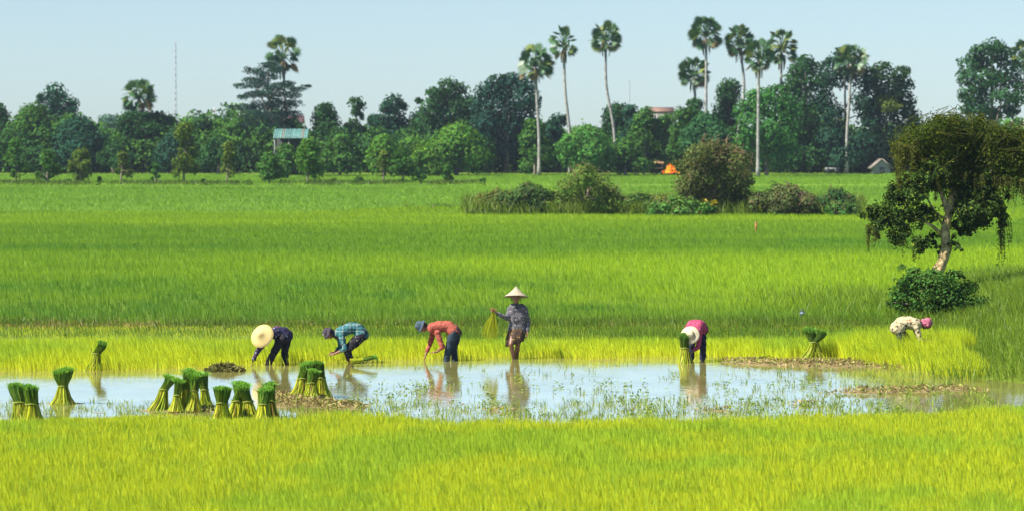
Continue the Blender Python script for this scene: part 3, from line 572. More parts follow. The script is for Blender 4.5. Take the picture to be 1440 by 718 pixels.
# orchard row on the far dike
G2 = 'small trees in a row on the far dike'
for (px, top, wpx, col, n, sh, lab) in (
        (22, 195, 38, MD, 10, 'dome', 'young tree with a forked bare trunk at the left end of the orchard row'),
        (67, 211, 40, MD, 11, 'shrub', 'dense bushy young tree second from the left in the orchard row'),
        (114, 207, 42, OL, 10, 'shrub', 'olive green V-shaped young tree below the two-humped dark tree'),
        (171, 214, 34, OL, 8, 'dome', 'thin loose olive young tree left of the lone palm trunk'),
        (219, 229, 18, MD, 6, 'shrub', 'tiny dense shrub right of the lone palm trunk in the orchard row'),
        (259, 172, 50, OL, 14, 'column', 'tallest young tree of the orchard row with a narrow olive crown'),
        (320, 200, 38, OL, 10, 'dome', 'olive young tree with a thin trunk below the low mast gap'),
        (379, 215, 48, MD, 12, 'shrub', 'wide low bushy tree just left of the teal roofed shed'),
        (433, 195, 50, BR, 14, 'dome', 'dense round fresh green tree right of the teal roofed shed'),
        (540, 212, 26, OL, 7, 'dome', 'slim olive young tree left of the paired bushes in mid row'),
        (566, 207, 44, MD, 12, 'dome', 'dark bushy young tree, left of a pair in mid row'),
        (591, 214, 30, MD, 9, 'shrub', 'dark bushy young tree, right of a pair in mid row'),
        (630, 232, 22, MD, 6, 'shrub', 'small shrub at the right end of the orchard row')):
    tree('young_tree', lab, 'tree', px, top, wpx, 269, col, sh, bot=(256 if sh == 'shrub' else 250), n=n, leaf=0.26, dens=0.8, group=G2, base_row=261)
for px, top, wpx, lab in ((140, 249, 12, 'knee-high weedy shrub between the V-shaped and the thin olive young trees'), (97, 252, 14, 'low weedy shrub left of the V-shaped young tree'), (470, 250, 20, 'low weedy shrub right of the round fresh green tree'), (505, 248, 26, 'wide low weedy shrub in the gap of the orchard row'), (286, 252, 16, 'low weedy shrub right of the tallest young tree'), (680, 250, 16, 'low weedy shrub alone right of the orchard row'), (350, 254, 14, 'low weedy shrub left of the wide bushy tree')):
    tree('shrub', lab, 'shrub', px, top, wpx, 269, MD, 'shrub', bot=262, n=5, leaf=0.2, dens=0.8, group='weedy shrubs on the far dike', base_row=261, limbs=2)

# ------------------------------------------------------------------ sugar palms
def fan_palm(label, cpx, cpy, wpx, hpx, bpx, brow, d, seed, col=(0.04, 0.10, 0.028), bend=0.0, nl=42, sparse=False):
    rng = np.random.default_rng(seed); s = F / d; gz = 0.3
    base = np.array([X(bpx, d), d, gz]); o = thing('sugar_palm', label, 'palm tree', base, 'sugar palms above the far trees')
    c = np.array([X(cpx, d), d, Z(cpy + hpx * 0.12, d)]) - base; rx, rz = wpx / s / 2 * 1.08, hpx / s / 2 * 1.08
    vis = Z(brow, d) - gz; bx = 0.0
    g = Geo(); pts = bez([(bx, 0, -0.2), (bx + bend * 0.5, 0, max(1.0, c[2] * 0.33)), (c[0] * 0.55 + bend, 0, c[2] * 0.66), c], 16)
    tube(g, pts, np.interp(np.linspace(0, 1, 16), [0, 0.15, 1], [0.27, 0.19, 0.15]), 10, (0.22, 0.21, 0.19), 0.1, rng); link('trunk', g.mesh('trunk', M_bark, True), o)
    g = Geo(); gd = Geo()
    ga = math.pi * (3 - math.sqrt(5))
    for k in range(nl):
        u = (k + 0.5) / nl; cz = 1 - 1.72 * u; th = k * ga + rng.normal() * 0.25
        if sparse and rng.random() < 0.3: continue
        dr = np.array([math.cos(th) * math.sqrt(max(0, 1 - cz * cz)), math.sin(th) * math.sqrt(max(0, 1 - cz * cz)), cz])
        fr = (0.33 + 0.07 * rng.random()) * rx                       # fan radius
        pe = c + dr * np.array([rx, rx, rz]) * (0.62 + 0.14 * rng.random()) + np.array([0, 0, rz * 0.08])
        dead = cz < -0.5 and rng.random() < 0.5
        G_ = gd if dead else g; cc = np.array((0.2, 0.14, 0.06) if dead else col) * (0.75 + 0.5 * rng.random())
        if not dead and rng.random() < 0.2: cc = np.array((0.14, 0.18, 0.03)) * (0.8 + 0.4 * rng.random())  # some fans coloured yellow green as if sunlit
        m_ = (c + pe) / 2 + np.array([0, 0, 0.1 * rz]); tube(G_, bez([c, m_, pe], 5), np.linspace(0.05, 0.025, 5), 4, cc * 1.1)
        # the fan: plane contains outward direction, segments radiate from the petiole tip
        out = unit(dr + np.array([0, 0, -0.25]) + rng.normal(size=3) * 0.2); side = unit(np.cross(out, rng.normal(size=3) + np.array([0, 0, 0.8]))); nn = np.cross(out, side)
        m = 19; an = np.linspace(-2.35, 2.35, m)
        for a in an:
            dd = out * math.cos(a) + side * math.sin(a); pp = -out * math.sin(a) + side * math.cos(a); L_ = fr * (0.95 + 0.15 * math.cos(a)) * (0.92 + 0.16 * rng.random()); wv = fr * 0.095
            tip = pe + dd * L_ + np.array([0, 0, -0.12 * L_]) + nn * 0.1 * L_ * rng.normal() * 0.5; md = pe + dd * L_ * 0.5 + nn * 0.05 * L_
            V = [pe, md + pp * wv, tip, md - pp * wv]; G_.add(V, [[(0, 1, 2)], [(0, 2, 3)]], cc * (0.85 + 0.3 * rng.random()))
    # boots and old petioles hanging below the head
    for k in range(16):
        th = rng.random() * 6.28; a = c + np.array([0, 0, -0.1 * rz]); e = c + np.array([math.cos(th) * rx * 0.22, math.sin(th) * rx * 0.22, -rz * (0.4 + 0.5 * rng.random())])
        tube(gd, [a, (a + e) / 2 + np.array([math.cos(th), math.sin(th), 0]) * 0.12 * rx, e], [0.07, 0.06, 0.03], 4, np.array((0.15, 0.12, 0.05)) * (0.7 + 0.6 * rng.random()))
    link('crown', g.mesh('crown', M_palm), o); link('dead_leaves', gd.mesh('dead_leaves', M_straw), o)
    return o
for i, a in enumerate((
        ('lone round-headed palm rising from the left trees beside the tall mast', 196, 132, 48, 52, 206, 215, 349.5),
        ('loose-headed palm rising behind the feathery conifer', 399, 74, 50, 66, 401, 130, 356),
        ('leftmost and shortest of the three lone palms with long pale trunk', 753, 86, 50, 58, 758, 228, 330),
        ('middle of the three lone palms, narrow headed with the longest pale trunk', 793, 58, 42, 54, 802, 237, 328),
        ('right of the three lone palms with full round head and leaning trunk', 852, 51, 43, 50, 866, 192, 350),
        ('tallest palm of the right group with a straight pale trunk', 993, 44, 46, 58, 993, 160, 349),
        ('shorter palm tucked behind the tallest palm of the right group', 976, 100, 44, 52, 981, 160, 352),
        ('palm with a curved trunk second tallest in the right group', 1040, 56, 42, 56, 1034, 150, 349),
        ('lower front palm of the right group with pale trunk before the bright broad tree', 1067, 76, 40, 58, 1066, 235, 322),
        ('thick-headed palm right end of the palm group', 1099, 64, 44, 64, 1097, 110, 350),
        ('palm almost swallowed by the tallest dark tree', 1197, 82, 48, 52, 1191, 180, 340),
        ('palm cut off by the right picture edge', 1440, 76, 38, 52, 1444, 140, 345))):
    fan_palm(*a, seed=100 + i, bend=(0.8 if i == 7 else (-0.5 if i == 4 else (-0.2 if i == 3 else 0.0))), sparse=(i in (1, 3)), col=(0.04, 0.10, 0.028) if i < 5 else (0.034, 0.088, 0.026))

# ------------------------------------------------------------------ bushes on the mid dike
G3 = 'tangled bushes on the long dike'
def bush(label, px, top, wpx, row, col, n=12, leaf=0.17, lobes=None, dens=0.8, bark=(0.13, 0.1, 0.07), **k):
    d = dist(row) * 0.985
    return tree('bush', label, 'bush', px, top, wpx * 1.2, d, np.asarray(col) * 1.35, 'shrub', lr=.72, n=int(n * 2), leaf=leaf, dens=dens, group=G3, bot=row - 1, lobes=lobes, limbs=8, bark=bark, stems=k.pop('stems', (90, (0.11, 0.10, 0.035), None)), **k)
bush('ragged yellowish bush at the left end of the long dike', 694, 266, 60, 302, (0.085, 0.11, 0.022), 12)
bush('dark tangled bush beside the ragged yellowish end bush', 740, 258, 74, 303, (0.045, 0.085, 0.022), 16)
bush('tall vine-draped green bush with an arched top on the long dike', 822, 233, 96, 303, (0.075, 0.125, 0.02), lobes=[(822, 244, 17, 11), (812, 254, 20, 12), (838, 256, 18, 12), (800, 268, 18, 13), (828, 272, 24, 15), (852, 270, 16, 12), (790, 284, 18, 12), (818, 288, 26, 12), (848, 288, 22, 12), (866, 284, 12, 12)])
bush('low sprawling green bush between the vine-draped bush and the round brown bush', 898, 272, 84, 303, (0.055, 0.105, 0.022), 16, lobes=None)
bush('big round bush with brown dead stems in its middle', 1006, 198, 108, 303, (0.065, 0.08, 0.022), lobes=[(1000, 210, 20, 11), (980, 216, 18, 12), (1024, 214, 18, 11), (1006, 228, 26, 14), (1040, 230, 16, 14), (968, 236, 18, 14), (990, 246, 24, 16), (1026, 248, 24, 16), (1048, 252, 12, 14), (962, 262, 16, 14), (986, 272, 24, 14), (1018, 272, 26, 16), (1046, 274, 16, 14)], bark=(0.2, 0.13, 0.09), var=0.3, stems=(220, (0.12, 0.082, 0.042), (985, 1062)))
bush('fresh green creeper hump tinted as the sunlit left side of the round brown bush', 968, 222, 40, 302.5, (0.085, 0.15, 0.02), 10)  # lighter green paints the lit side of the big bush
bush('low leafy green bush below the round brown bush', 960, 280, 110, 305, (0.06, 0.14, 0.025), 14, leaf=0.22)
bush('reddish brown low bush right of the round brown bush', 1104, 262, 92, 304, (0.065, 0.085, 0.026), 16, var=0.3, stems=(200, (0.12, 0.08, 0.045), None))
bush('green topped bush behind the reddish brown low bush', 1096, 260, 60, 302, (0.055, 0.11, 0.024), 9)
bush('dark bush at the right end of the long dike', 1174, 266, 62, 303, (0.03, 0.07, 0.02), 12)
bush('low green bush in front of the dark right end bush', 1180, 284, 54, 305, (0.05, 0.12, 0.024), 9)
bush('pale grassy scrub between the round brown bush and the sprawling green bush', 930, 276, 60, 303, (0.09, 0.13, 0.02), 10)
bush('low brownish scrub joining the reddish bush to the right end bush', 1140, 276, 50, 303, (0.07, 0.09, 0.025), 8)
bush('low tangle of creepers between the dark bush and the tall vine-draped bush', 778, 270, 50, 303, (0.075, 0.12, 0.02), 9)
bush('small dark grass clump floating on the field left of the long dike', 610, 287, 74, 295, (0.06, 0.12, 0.02), 7, leaf=0.15)
# yellow leaved plant
d = dist(303) * 0.972; o = thing('banana_plant', 'small plant with bright yellow leaves at the foot of the round brown bush', 'plant', (X(997, d), d, 0.1)); g = Geo(); rng = np.random.default_rng(5)
tube(g, [(0, 0, -0.1), (0.02, 0, 0.4), (0, 0, 0.75)], [0.06, 0.05, 0.03], 6, (0.2, 0.2, 0.05)); link('stem', g.mesh('stem', M_bark, True), o); g = Geo()
for k in range(9):
    a = rng.random() * 6.28; e = np.array([math.cos(a), math.sin(a), 0]); q = np.cross(e, [0, 0, 1.0]); b0 = np.array([0, 0, 0.35 + 0.04 * k]); p1 = b0 + e * 0.28 + np.array([0, 0, 0.35]); p2 = b0 + e * 0.6 + np.array([0, 0, 0.3])
    g.add([b0, p1 + q * 0.12, p2, p1 - q * 0.12], [[(0, 1, 2)], [(0, 2, 3)]], np.array((0.3, 0.25, 0.03)) * (0.7 + 0.5 * rng.random()))
link('leaves', g.mesh('leaves', M_leaf), o)
# bare twig
o = thing('bare_sapling', 'bare forked dead sapling sticking out right of the vine-draped bush', 'sapling', (X(868, 174), 174, 0.3)); g = Geo()
for e in ((0.05, 1.9), (-0.35, 1.3), (0.35, 1.2), (0.2, 1.6)): tube(g, bez([(0, 0, 0), (e[0] * 0.5, 0, e[1] * 0.5), (e[0], 0.05, e[1])], 6), np.linspace(0.045, 0.012, 6), 5, (0.1, 0.08, 0.05))
link('stem', g.mesh('stem', M_bark), o)
# wooden stake in the field
q = at(1063, 331); o = thing('wooden_stake', 'short reddish wooden stake standing alone in the green field', 'stake', q); g = Geo(); tube(g, [(0, 0, -0.2), (0.01, 0, 0.3), (0.0, 0, 0.62)], [0.05, 0.055, 0.045], 7, (0.26, 0.1, 0.04), 0.2); link('post', g.mesh('post', M_bark), o)
g = Geo(); tube(g, [(0.0, 0, 0.60), (0.02, 0, 0.66)], [0.06, 0.045], 7, (0.32, 0.16, 0.07)); link('cap', g.mesh('cap', M_bark), o)

# ------------------------------------------------------------------ buildings and masts in the tree line
def gable(o, w_, dp, eave, ridge, wallc, roofc, over=0.3, along='x'):
    g = Geo(); a, b_ = w_ / 2, dp / 2
    V = [(-a, -b_, 0), (a, -b_, 0), (a, b_, 0), (-a, b_, 0), (-a, -b_, eave), (a, -b_, eave), (a, b_, eave), (-a, b_, eave)]
    if along == 'x': V += [(-a, 0, ridge - 0.05), (a, 0, ridge - 0.05)]; F_ = [[(0, 1, 5, 4), (2, 3, 7, 6)], [(1, 2, 6, 9, 5), (3, 0, 4, 8, 7)]]
    else: V += [(0, -b_, ridge - 0.05), (0, b_, ridge - 0.05)]; F_ = [[(1, 2, 6, 5), (3, 0, 4, 7)], [(0, 1, 5, 8, 4), (2, 3, 7, 9, 6)]]
    g.add(V, F_, wallc); link('wall', g.mesh('wall', M_wall), o); g = Geo(); k = over
    if along == 'x':
        e = eave - (ridge - eave) / b_ * k
        slab(g, [(-a - k, -b_ - k, e), (a + k, -b_ - k, e), (a + k, 0, ridge), (-a - k, 0, ridge)], 0.1, roofc); slab(g, [(a + k, b_ + k, e), (-a - k, b_ + k, e), (-a - k, 0, ridge), (a + k, 0, ridge)], 0.1, roofc)
    else:
        e = eave - (ridge - eave) / a * k
        slab(g, [(-a - k, b_ + k, e), (-a - k, -b_ - k, e), (0, -b_ - k, ridge), (0, b_ + k, ridge)], 0.1, roofc); slab(g, [(a + k, -b_ - k, e), (a + k, b_ + k, e), (0, b_ + k, ridge), (0, -b_ - k, ridge)], 0.1, roofc)
    link('roof', g.mesh('roof', M_roof), o)
def window(o, x, y, z, w_, h_, name='window', col=(0.03, 0.035, 0.04)):
    g = Geo(); box(g, (x - w_ / 2, y - 0.06, z), (x + w_ / 2, y - 0.01, z + h_), col); f = link(name, g.mesh(name, M_metal), o)
    g = Geo()
    for lo, hi in (((x - w_ / 2 - .08, y - .09, z - .08), (x - w_ / 2, y - .005, z + h_ + .08)), ((x + w_ / 2, y - .09, z - .08), (x + w_ / 2 + .08, y - .005, z + h_ + .08)), ((x - w_ / 2, y - .09, z + h_), (x + w_ / 2, y - .005, z + h_ + .08)), ((x - w_ / 2, y - .09, z - .08), (x + w_ / 2, y - .005, z))): box(g, lo, hi, (0.5, 0.48, 0.45))
    link('frame', g.mesh('frame', M_metal), f)
# teal roofed shed on posts
d = 322; o = thing('shed', 'open shed with a pale teal sheet roof below the feathery conifer', 'shed', (X(410, d), d, 0.3)); sx = 1.95
zt, zb = Z(182, d) - 0.3, Z(195, d) - 0.3
g = Geo()
for k in range(16):
    xa = -sx + k * sx / 8; slab(g, [(xa, -1.6, zb), (xa + sx / 8 - 0.02, -1.6, zb), (xa + sx / 8 - 0.02, 0.6, zt), (xa, 0.6, zt)], 0.05 + 0.03 * (k % 2), np.array((0.075, 0.17, 0.15)) * (0.85 + 0.3 * rs.random()) if k not in (4, 13) else (0.14, 0.135, 0.1))
link('roof', g.mesh('roof', M_roof), o); g = Geo(); box(g, (-1.7, 0.2, 0), (1.75, 0.35, zb + 0.3), (0.02, 0.024, 0.02)); link('wall', g.mesh('wall', M_wall), o)
for xx in (-1.8, -0.2, 1.8): g = Geo(); box(g, (xx - .07, -1.45, 0), (xx + .07, -1.3, zb), (0.10, 0.10, 0.09)); link('post', g.mesh('post', M_metal), o)
g = Geo(); slab(g, [(sx, 0.62, zt), (-sx, 0.62, zt), (-sx, 0.62, zt - 0.15), (sx, 0.62, zt - 0.15)], 0.04, (0.1, 0.2, 0.2)); link('fascia', g.mesh('fascia', M_roof), o)
# house with tan roof
d = 395; o = thing('house', 'pale house with a tan tiled roof half hidden among the trees', 'house', (X(930, d), d, 0.3)); top = Z(152, d) - 0.3
gable(o, 3.2, 4, top - 0.55, top, (0.27, 0.24, 0.2), (0.16, 0.09, 0.06), 0.1)
for xx in (-1.0, 0.0, 1.0): window(o, xx, -2.0, top - 1.9, 0.45, 0.8)
# white canopy
d = 352; o = thing('canopy', 'small white sheet canopy among the trees below the tan roofed house', 'canopy', (X(912, d), d, 0.3)); zz = Z(190, d) - 0.3; g = Geo()
slab(g, [(-0.85, -1, zz - .35), (0.85, -1, zz - .35), (0.85, 0.8, zz + .1), (-0.85, 0.8, zz + .1)], 0.05, (0.42, 0.44, 0.45)); link('roof', g.mesh('roof', M_roof), o)
for xx in (-.75, .75): g = Geo(); tube(g, [(xx, -.9, 0), (xx, -.9, zz - .36)], 0.05, 6, (0.4, 0.4, 0.4)); link('post', g.mesh('post', M_metal), o)
# brown thatch shelter
d = 336; o = thing('thatch_shelter', 'low brown thatched lean-to under the trees left of the fire', 'shelter', (X(912, d), d, 0.3)); zz = Z(227, d) - 0.3; g = Geo(); rng = np.random.default_rng(8)
for k in range(260):
    xx = rng.uniform(-1.75, 1.75); a = rng.uniform(0, 1); zr = zz + 0.25 * a - 0.12 * abs(xx) / 1.75
    p0 = np.array([xx, -0.9 + 1.2 * a, zr]); e = p0 + np.array([rng.normal() * 0.1, -0.35, -0.18]); tube(g, [p0, e], [0.05, 0.02], 4, np.array((0.42, 0.26, 0.13)) * (0.6 + 0.7 * rng.random()))
link('roof', g.mesh('roof', M_straw), o)
for xx in (-1.6, 0, 1.6): g = Geo(); tube(g, [(xx, -.8, 0), (xx, -.8, zz)], 0.06, 6, (0.2, 0.14, 0.09)); link('post', g.mesh('post', M_bark), o)
g = Geo(); box(g, (-1.6, -0.86, 0.55), (1.6, -0.92, 0.68), (0.35, 0.3, 0.25)); link('rail', g.mesh('rail', M_bark), o)
# fire
d = 333; o = thing('bonfire', 'small bright orange fire at the foot of the trees behind the round brown bush', 'fire', (X(943, d), d, 0.3)); rng = np.random.default_rng(4)
mf, nt, out = mat_base('flame'); em = nt.nodes.new('ShaderNodeEmission'); nt.links.new(attr_col(nt), em.inputs['Color']); em.inputs['Strength'].default_value = 0.5; nt.links.new(em.outputs[0], out.inputs['Surface'])
g = Geo()
for k in range(70):
    x0 = rng.normal() * 0.38; hgt = 1.15 * math.exp(-(x0 / 0.95) ** 2) * (0.35 + 0.75 * rng.random()); y0 = rng.normal() * 0.25
    c = np.array((1.0, 0.16, 0.012)) if rng.random() < 0.5 else np.array((1.0, 0.55, 0.04)); tube(g, bez([(x0, y0, 0.05), (x0 + rng.normal() * .1, y0, hgt * .5), (x0 + rng.normal() * .15, y0, hgt)], 6), [0.06, 0.1, 0.09, 0.06, 0.03, 0.005], 6, c)
link('flames', g.mesh('flames', mf, True), o); g = Geo()
for k in range(22): a = rng.random() * 6.28; tube(g, [(math.cos(a) * .8, math.sin(a) * .6, 0.02), (rng.normal() * .1, rng.normal() * .1, 0.25)], [0.05, 0.03], 5, (0.12, 0.08, 0.05))
link('branches', g.mesh('branches', M_bark), o)
# hut
d = 338; o = thing('hut', 'small white hut with a grey thatched gable beside the dark trees at right', 'hut', (X(1238, d), d, 0.3)); top = Z(224, d) - 0.3; gable(o, 2.0, 2.6, top - 0.85, top, (0.22, 0.22, 0.22), (0.15, 0.13, 0.105), 0.35, 'y')
g = Geo(); box(g, (-0.25, -1.36, 0), (0.35, -1.31, top - 0.95), (0.06, 0.06, 0.06)); link('door', g.mesh('door', M_metal), o)
# white box cart
d = 340; o = thing('hand_cart', 'small pale grey box cart parked under the dark trees', 'cart', (X(1170, d), d, 0.3)); g = Geo(); z0, z1 = 0.35, Z(236, d) - 0.3
slab(g, [(-.85, -.5, z0), (.85, -.5, z0), (.8, .5, z0), (-.8, .5, z0)], z1 - z0, (0.13, 0.14, 0.14)); link('body', g.mesh('body', M_metal), o)
for xx in (-.55, .55):
    g = Geo(); lathe(g, [(0.0, -.05), (.3, -.05), (.32, 0), (.3, .05), (0.0, .05)], (xx, -.6, .3), (0, 1, 0), 16, (0.03, 0.03, 0.03)); link('wheel', g.mesh('wheel', M_metal), o)
# edge roofs, far buildings
d = 362; o = thing('house', 'red roofed house cut off by the left picture edge', 'house', (X(-4, d), d, 0.3)); top = Z(178, d) - 0.3; gable(o, 3, 4, top - 1.1, top, (0.4, 0.25, 0.2), (0.34, 0.12, 0.07)); window(o, 0.8, -2, top - 2.5, 0.7, 0.9)
d = 372; o = thing('house', 'grey brown roof peeping out below the cut off palm at the right edge', 'house', (X(1442, d), d, 0.3)); top = Z(171, d) - 0.3; gable(o, 3, 4, top - 0.9, top, (0.4, 0.36, 0.3), (0.32, 0.22, 0.17)); window(o, -0.5, -2, top - 2.3, 0.7, 0.9)
d = 700; o = thing('apartment_block', 'distant white block seen through the gap right of the red and white mast', 'building', (X(327, d), d, 0)); g = Geo(); box(g, (-1.6, -3, 0), (1.6, 3, Z(169, d)), (0.66, 0.66, 0.66)); link('wall', g.mesh('wall', M_wall), o)
g = Geo(); box(g, (-1.8, -3.2, Z(169, d)), (1.8, 3.2, Z(168, d)), (0.5, 0.5, 0.5)); link('roof', g.mesh('roof', M_wall), o)
for zz in (172.5, 175.5): window(o, -0.7, -3, Z(zz, d), 0.5, 0.3); window(o, 0.7, -3, Z(zz, d), 0.5, 0.3)
d = 420; o = thing('house', 'pinkish house wall behind the feathery conifer', 'house', (X(413, d), d, 0)); top = Z(163, d); gable(o, 2.4, 4, top - 0.9, top, (0.3, 0.22, 0.2), (0.28, 0.15, 0.14))
window(o, -0.5, -2, top - 1.7, 0.5, 0.6); window(o, 0.5, -2, top - 1.7, 0.5, 0.6)
def mast(label, px, top, d, w_, cols):
    o = thing('radio_mast', label, 'mast', (X(px, d), d, 0)); ht = Z(top, d); g = Geo(); nseg = 18
    for k in range(nseg):
        z0, z1 = ht * k / nseg, ht * (k + 1) / nseg; c = cols[k % len(cols)]; w0, w1 = w_ * (1 - 0.75 * k / nseg), w_ * (1 - 0.75 * (k + 1) / nseg)
        for a in range(3):
            a0, a1 = a * 2.094, (a + 1) * 2.094; e0 = np.array([math.cos(a0), math.sin(a0), 0]); e1 = np.array([math.cos(a1), math.sin(a1), 0]); up = np.array([0, 0, 1.0])
            tube(g, [e0 * w0 + up * z0, e0 * w1 + up * z1], w_ * 0.13, 4, c); tube(g, [e0 * w0 + up * z0, e1 * w1 + up * z1], w_ * 0.07, 4, c); tube(g, [e0 * w0 + up * z0, e1 * w0 + up * z0], w_ * 0.07, 4, c)
    link('lattice', g.mesh('lattice', M_metal), o); g = Geo(); tube(g, [(0, 0, ht), (0, 0, ht * 1.04)], [w_ * .12, w_ * .06], 5, cols[-1]); link('antenna', g.mesh('antenna', M_metal), o)
mast('very tall thin grey lattice mast left of centre of the left sky', 247, 58, 900, 0.42, [(0.30, 0.31, 0.32), (0.36, 0.37, 0.38)])
mast('short red and white mast above the trees left of the conifer', 301, 152, 900, 0.6, [(0.5, 0.16, 0.13), (0.65, 0.62, 0.6)])
mast('short thin grey mast right of the three lone palms', 885, 110, 800, 0.3, [(0.38, 0.39, 0.4), (0.45, 0.45, 0.45)])

# ------------------------------------------------------------------ vine covered tree at the right
dT = 85.0; sT = F / dT
gz = float(ground_z(np.array([X(1308, dT)]), np.array([dT]))[0]); base = np.array([X(1306, dT), dT, gz])
o = thing('vine_covered_tree', 'gnarled tree draped in dark vines with a twisted pale trunk at right', 'tree', base)
def TP(px, row, dy=0.0): return np.array([X(px, dT) - base[0], dy, Z(row, dT) - gz])
g = Geo(); rng = np.random.default_rng(12); bk = (0.34, 0.25, 0.12); M_bark2 = vcol_mat('gnarled_bark', 0.95, 0.1, 7.0, 0.75, 1.0, 16.0)
tr = bez([TP(1299, 425), TP(1309, 398), TP(1322, 375), TP(1331, 350), TP(1329, 325), TP(1335, 300), TP(1338, 278), TP(1340, 255), TP(1346, 220)], 40)
tube(g, tr, np.interp(np.linspace(0, 1, 40), [0, .12, .3, .6, 1], [.26, .20, .16, .125, .06]), 14, bk, 0.25, rng)
tube(g, bez([TP(1330, 318), TP(1334, 305, -.05), TP(1330, 290, -.05), TP(1322, 268), TP(1312, 250)], 14), np.linspace(.11, .06, 14), 9, bk, 0.2, rng)
for pts, r0 in (([TP(1338, 285), TP(1362, 252, .2), TP(1392, 228, .4), TP(1412, 222, .5)], .08), ([TP(1327, 332), TP(1300, 312, -.3), TP(1272, 304, .1), TP(1245, 300, .2)], .06), ([TP(1335, 300), TP(1352, 292, .1), TP(1380, 285, .2)], .07), ([TP(1340, 255), TP(1322, 228, .1), TP(1304, 212, .2)], .06), ([TP(1329, 322), TP(1306, 283), TP(1300, 276)], .035), ([TP(1332, 310), TP(1300, 289), TP(1296, 290)], .03), ([TP(1372, 262, .2), TP(1395, 245, .1), TP(1425, 238, 0)], .04)):
    tube(g, bez(pts, 10), np.linspace(r0, r0 * .35, 10), 8, bk, 0.2, rng)
for k in range(7):
    a = rng.random() * 6.28; tube(g, bez([TP(1304, 412), TP(1301, 419) + np.array([math.cos(a) * .3, math.sin(a) * .3, 0]), TP(1300, 428) + np.array([math.cos(a) * .7, math.sin(a) * .7, -.05])], 6), np.linspace(.12, .04, 6), 6, bk, 0.2, rng)
link('trunk', g.mesh('trunk', M_bark2, True), o)
def foliage(lobes, leaf, col, dens, rng, g, aspect=0.6, flatten=0.9, var=0.28, droop=0.0, shell=0.55):
    for (px, row, r) in lobes:
        c = TP(px, row, rng.normal() * 0.42); r = r / sT; nl = int(dens * r * r * 12 / leaf ** 2)
        kk = max(6, nl // 22); cc = unit(rng.normal(size=(kk, 3))) * (0.75 + 0.4 * rng.random((kk, 1))); w_ = rng.integers(0, kk, nl)
        v = cc[w_] * 0.72 + unit(rng.normal(size=(nl, 3))) * 0.38 * rng.random((nl, 1)) ** 0.5; v *= (shell + (1 - shell) * rng.random((nl, 1)))
        pos = c + v * r * np.array([1, 1, flatten]); nr = unit(v) * .9 + rng.normal(size=(nl, 3)) * .5 + np.array([0, 0, .4])
        cl = np.asarray(col) * (0.85 + 0.3 * rng.random((kk, 1)))[w_] * (1 + var * rng.normal(size=(nl, 1))).clip(.4, 1.8)
        y_ = rng.random(nl) < (0.11 if leaf < .1 else 0.05); cl[y_] = np.array((0.17, 0.2, 0.02)) * (0.7 + 0.6 * rng.random((y_.sum(), 1)))  # scattered yellow leaves paint sunlit highlights into the foliage
        leaves(g, pos, nr, leaf * (.7 + .6 * rng.random(nl)), cl, rng, aspect)
up_l = [(1290, 196, 30), (1272, 208, 20), (1312, 180, 26), (1340, 178, 28), (1366, 184, 26), (1390, 196, 26), (1412, 206, 26), (1434, 206, 26), (1455, 214, 24), (1330, 205, 32), (1362, 212, 32), (1300, 222, 24), (1392, 226, 28), (1424, 236, 26), (1345, 236, 26), (1372, 240, 26), (1326, 240, 20), (1450, 240, 20), (1318, 176, 14), (1346, 174, 12), (1376, 172, 14), (1404, 184, 14), (1410, 222, 26), (1440, 222, 26), (1380, 208, 28), (1350, 222, 28), (1408, 250, 18), (1310, 205, 26), (1422, 194, 20), (1446, 196, 22), (1400, 200, 24)]
lo_l = [(1262, 290, 24), (1240, 304, 22), (1282, 276, 22), (1272, 310, 26), (1298, 306, 20), (1232, 322, 15), (1262, 332, 17), (1288, 340, 14), (1254, 268, 15), (1276, 258, 13), (1224, 300, 12), (1300, 262, 20), (1310, 245, 22), (1296, 350, 8), (1312, 336, 12), (1322, 352, 8),
        (1350, 262, 26), (1374, 270, 26), (1392, 288, 18), (1362, 296, 24), (1384, 306, 17), (1402, 300, 14), (1412, 312, 9), (1350, 318, 14), (1340, 338, 10), (1366, 322, 12), (1346, 350, 7), (1408, 278, 12), (1362, 300, 24), (1384, 284, 24), (1352, 286, 22), (1374, 312, 18), (1394, 270, 18), (1330, 250, 20)]
g = Geo(); foliage([(a, b, c * 1.3) for a, b, c in lo_l], 0.12, (0.038, 0.070, 0.012), 1.7, rng, g); link('crown', g.mesh('crown', M_leaf), o)
g = Geo(); foliage([(a, b, c * 1.3) for a, b, c in up_l], 0.085, (0.052, 0.080, 0.010), 1.7, rng, g, 0.32, 0.85)
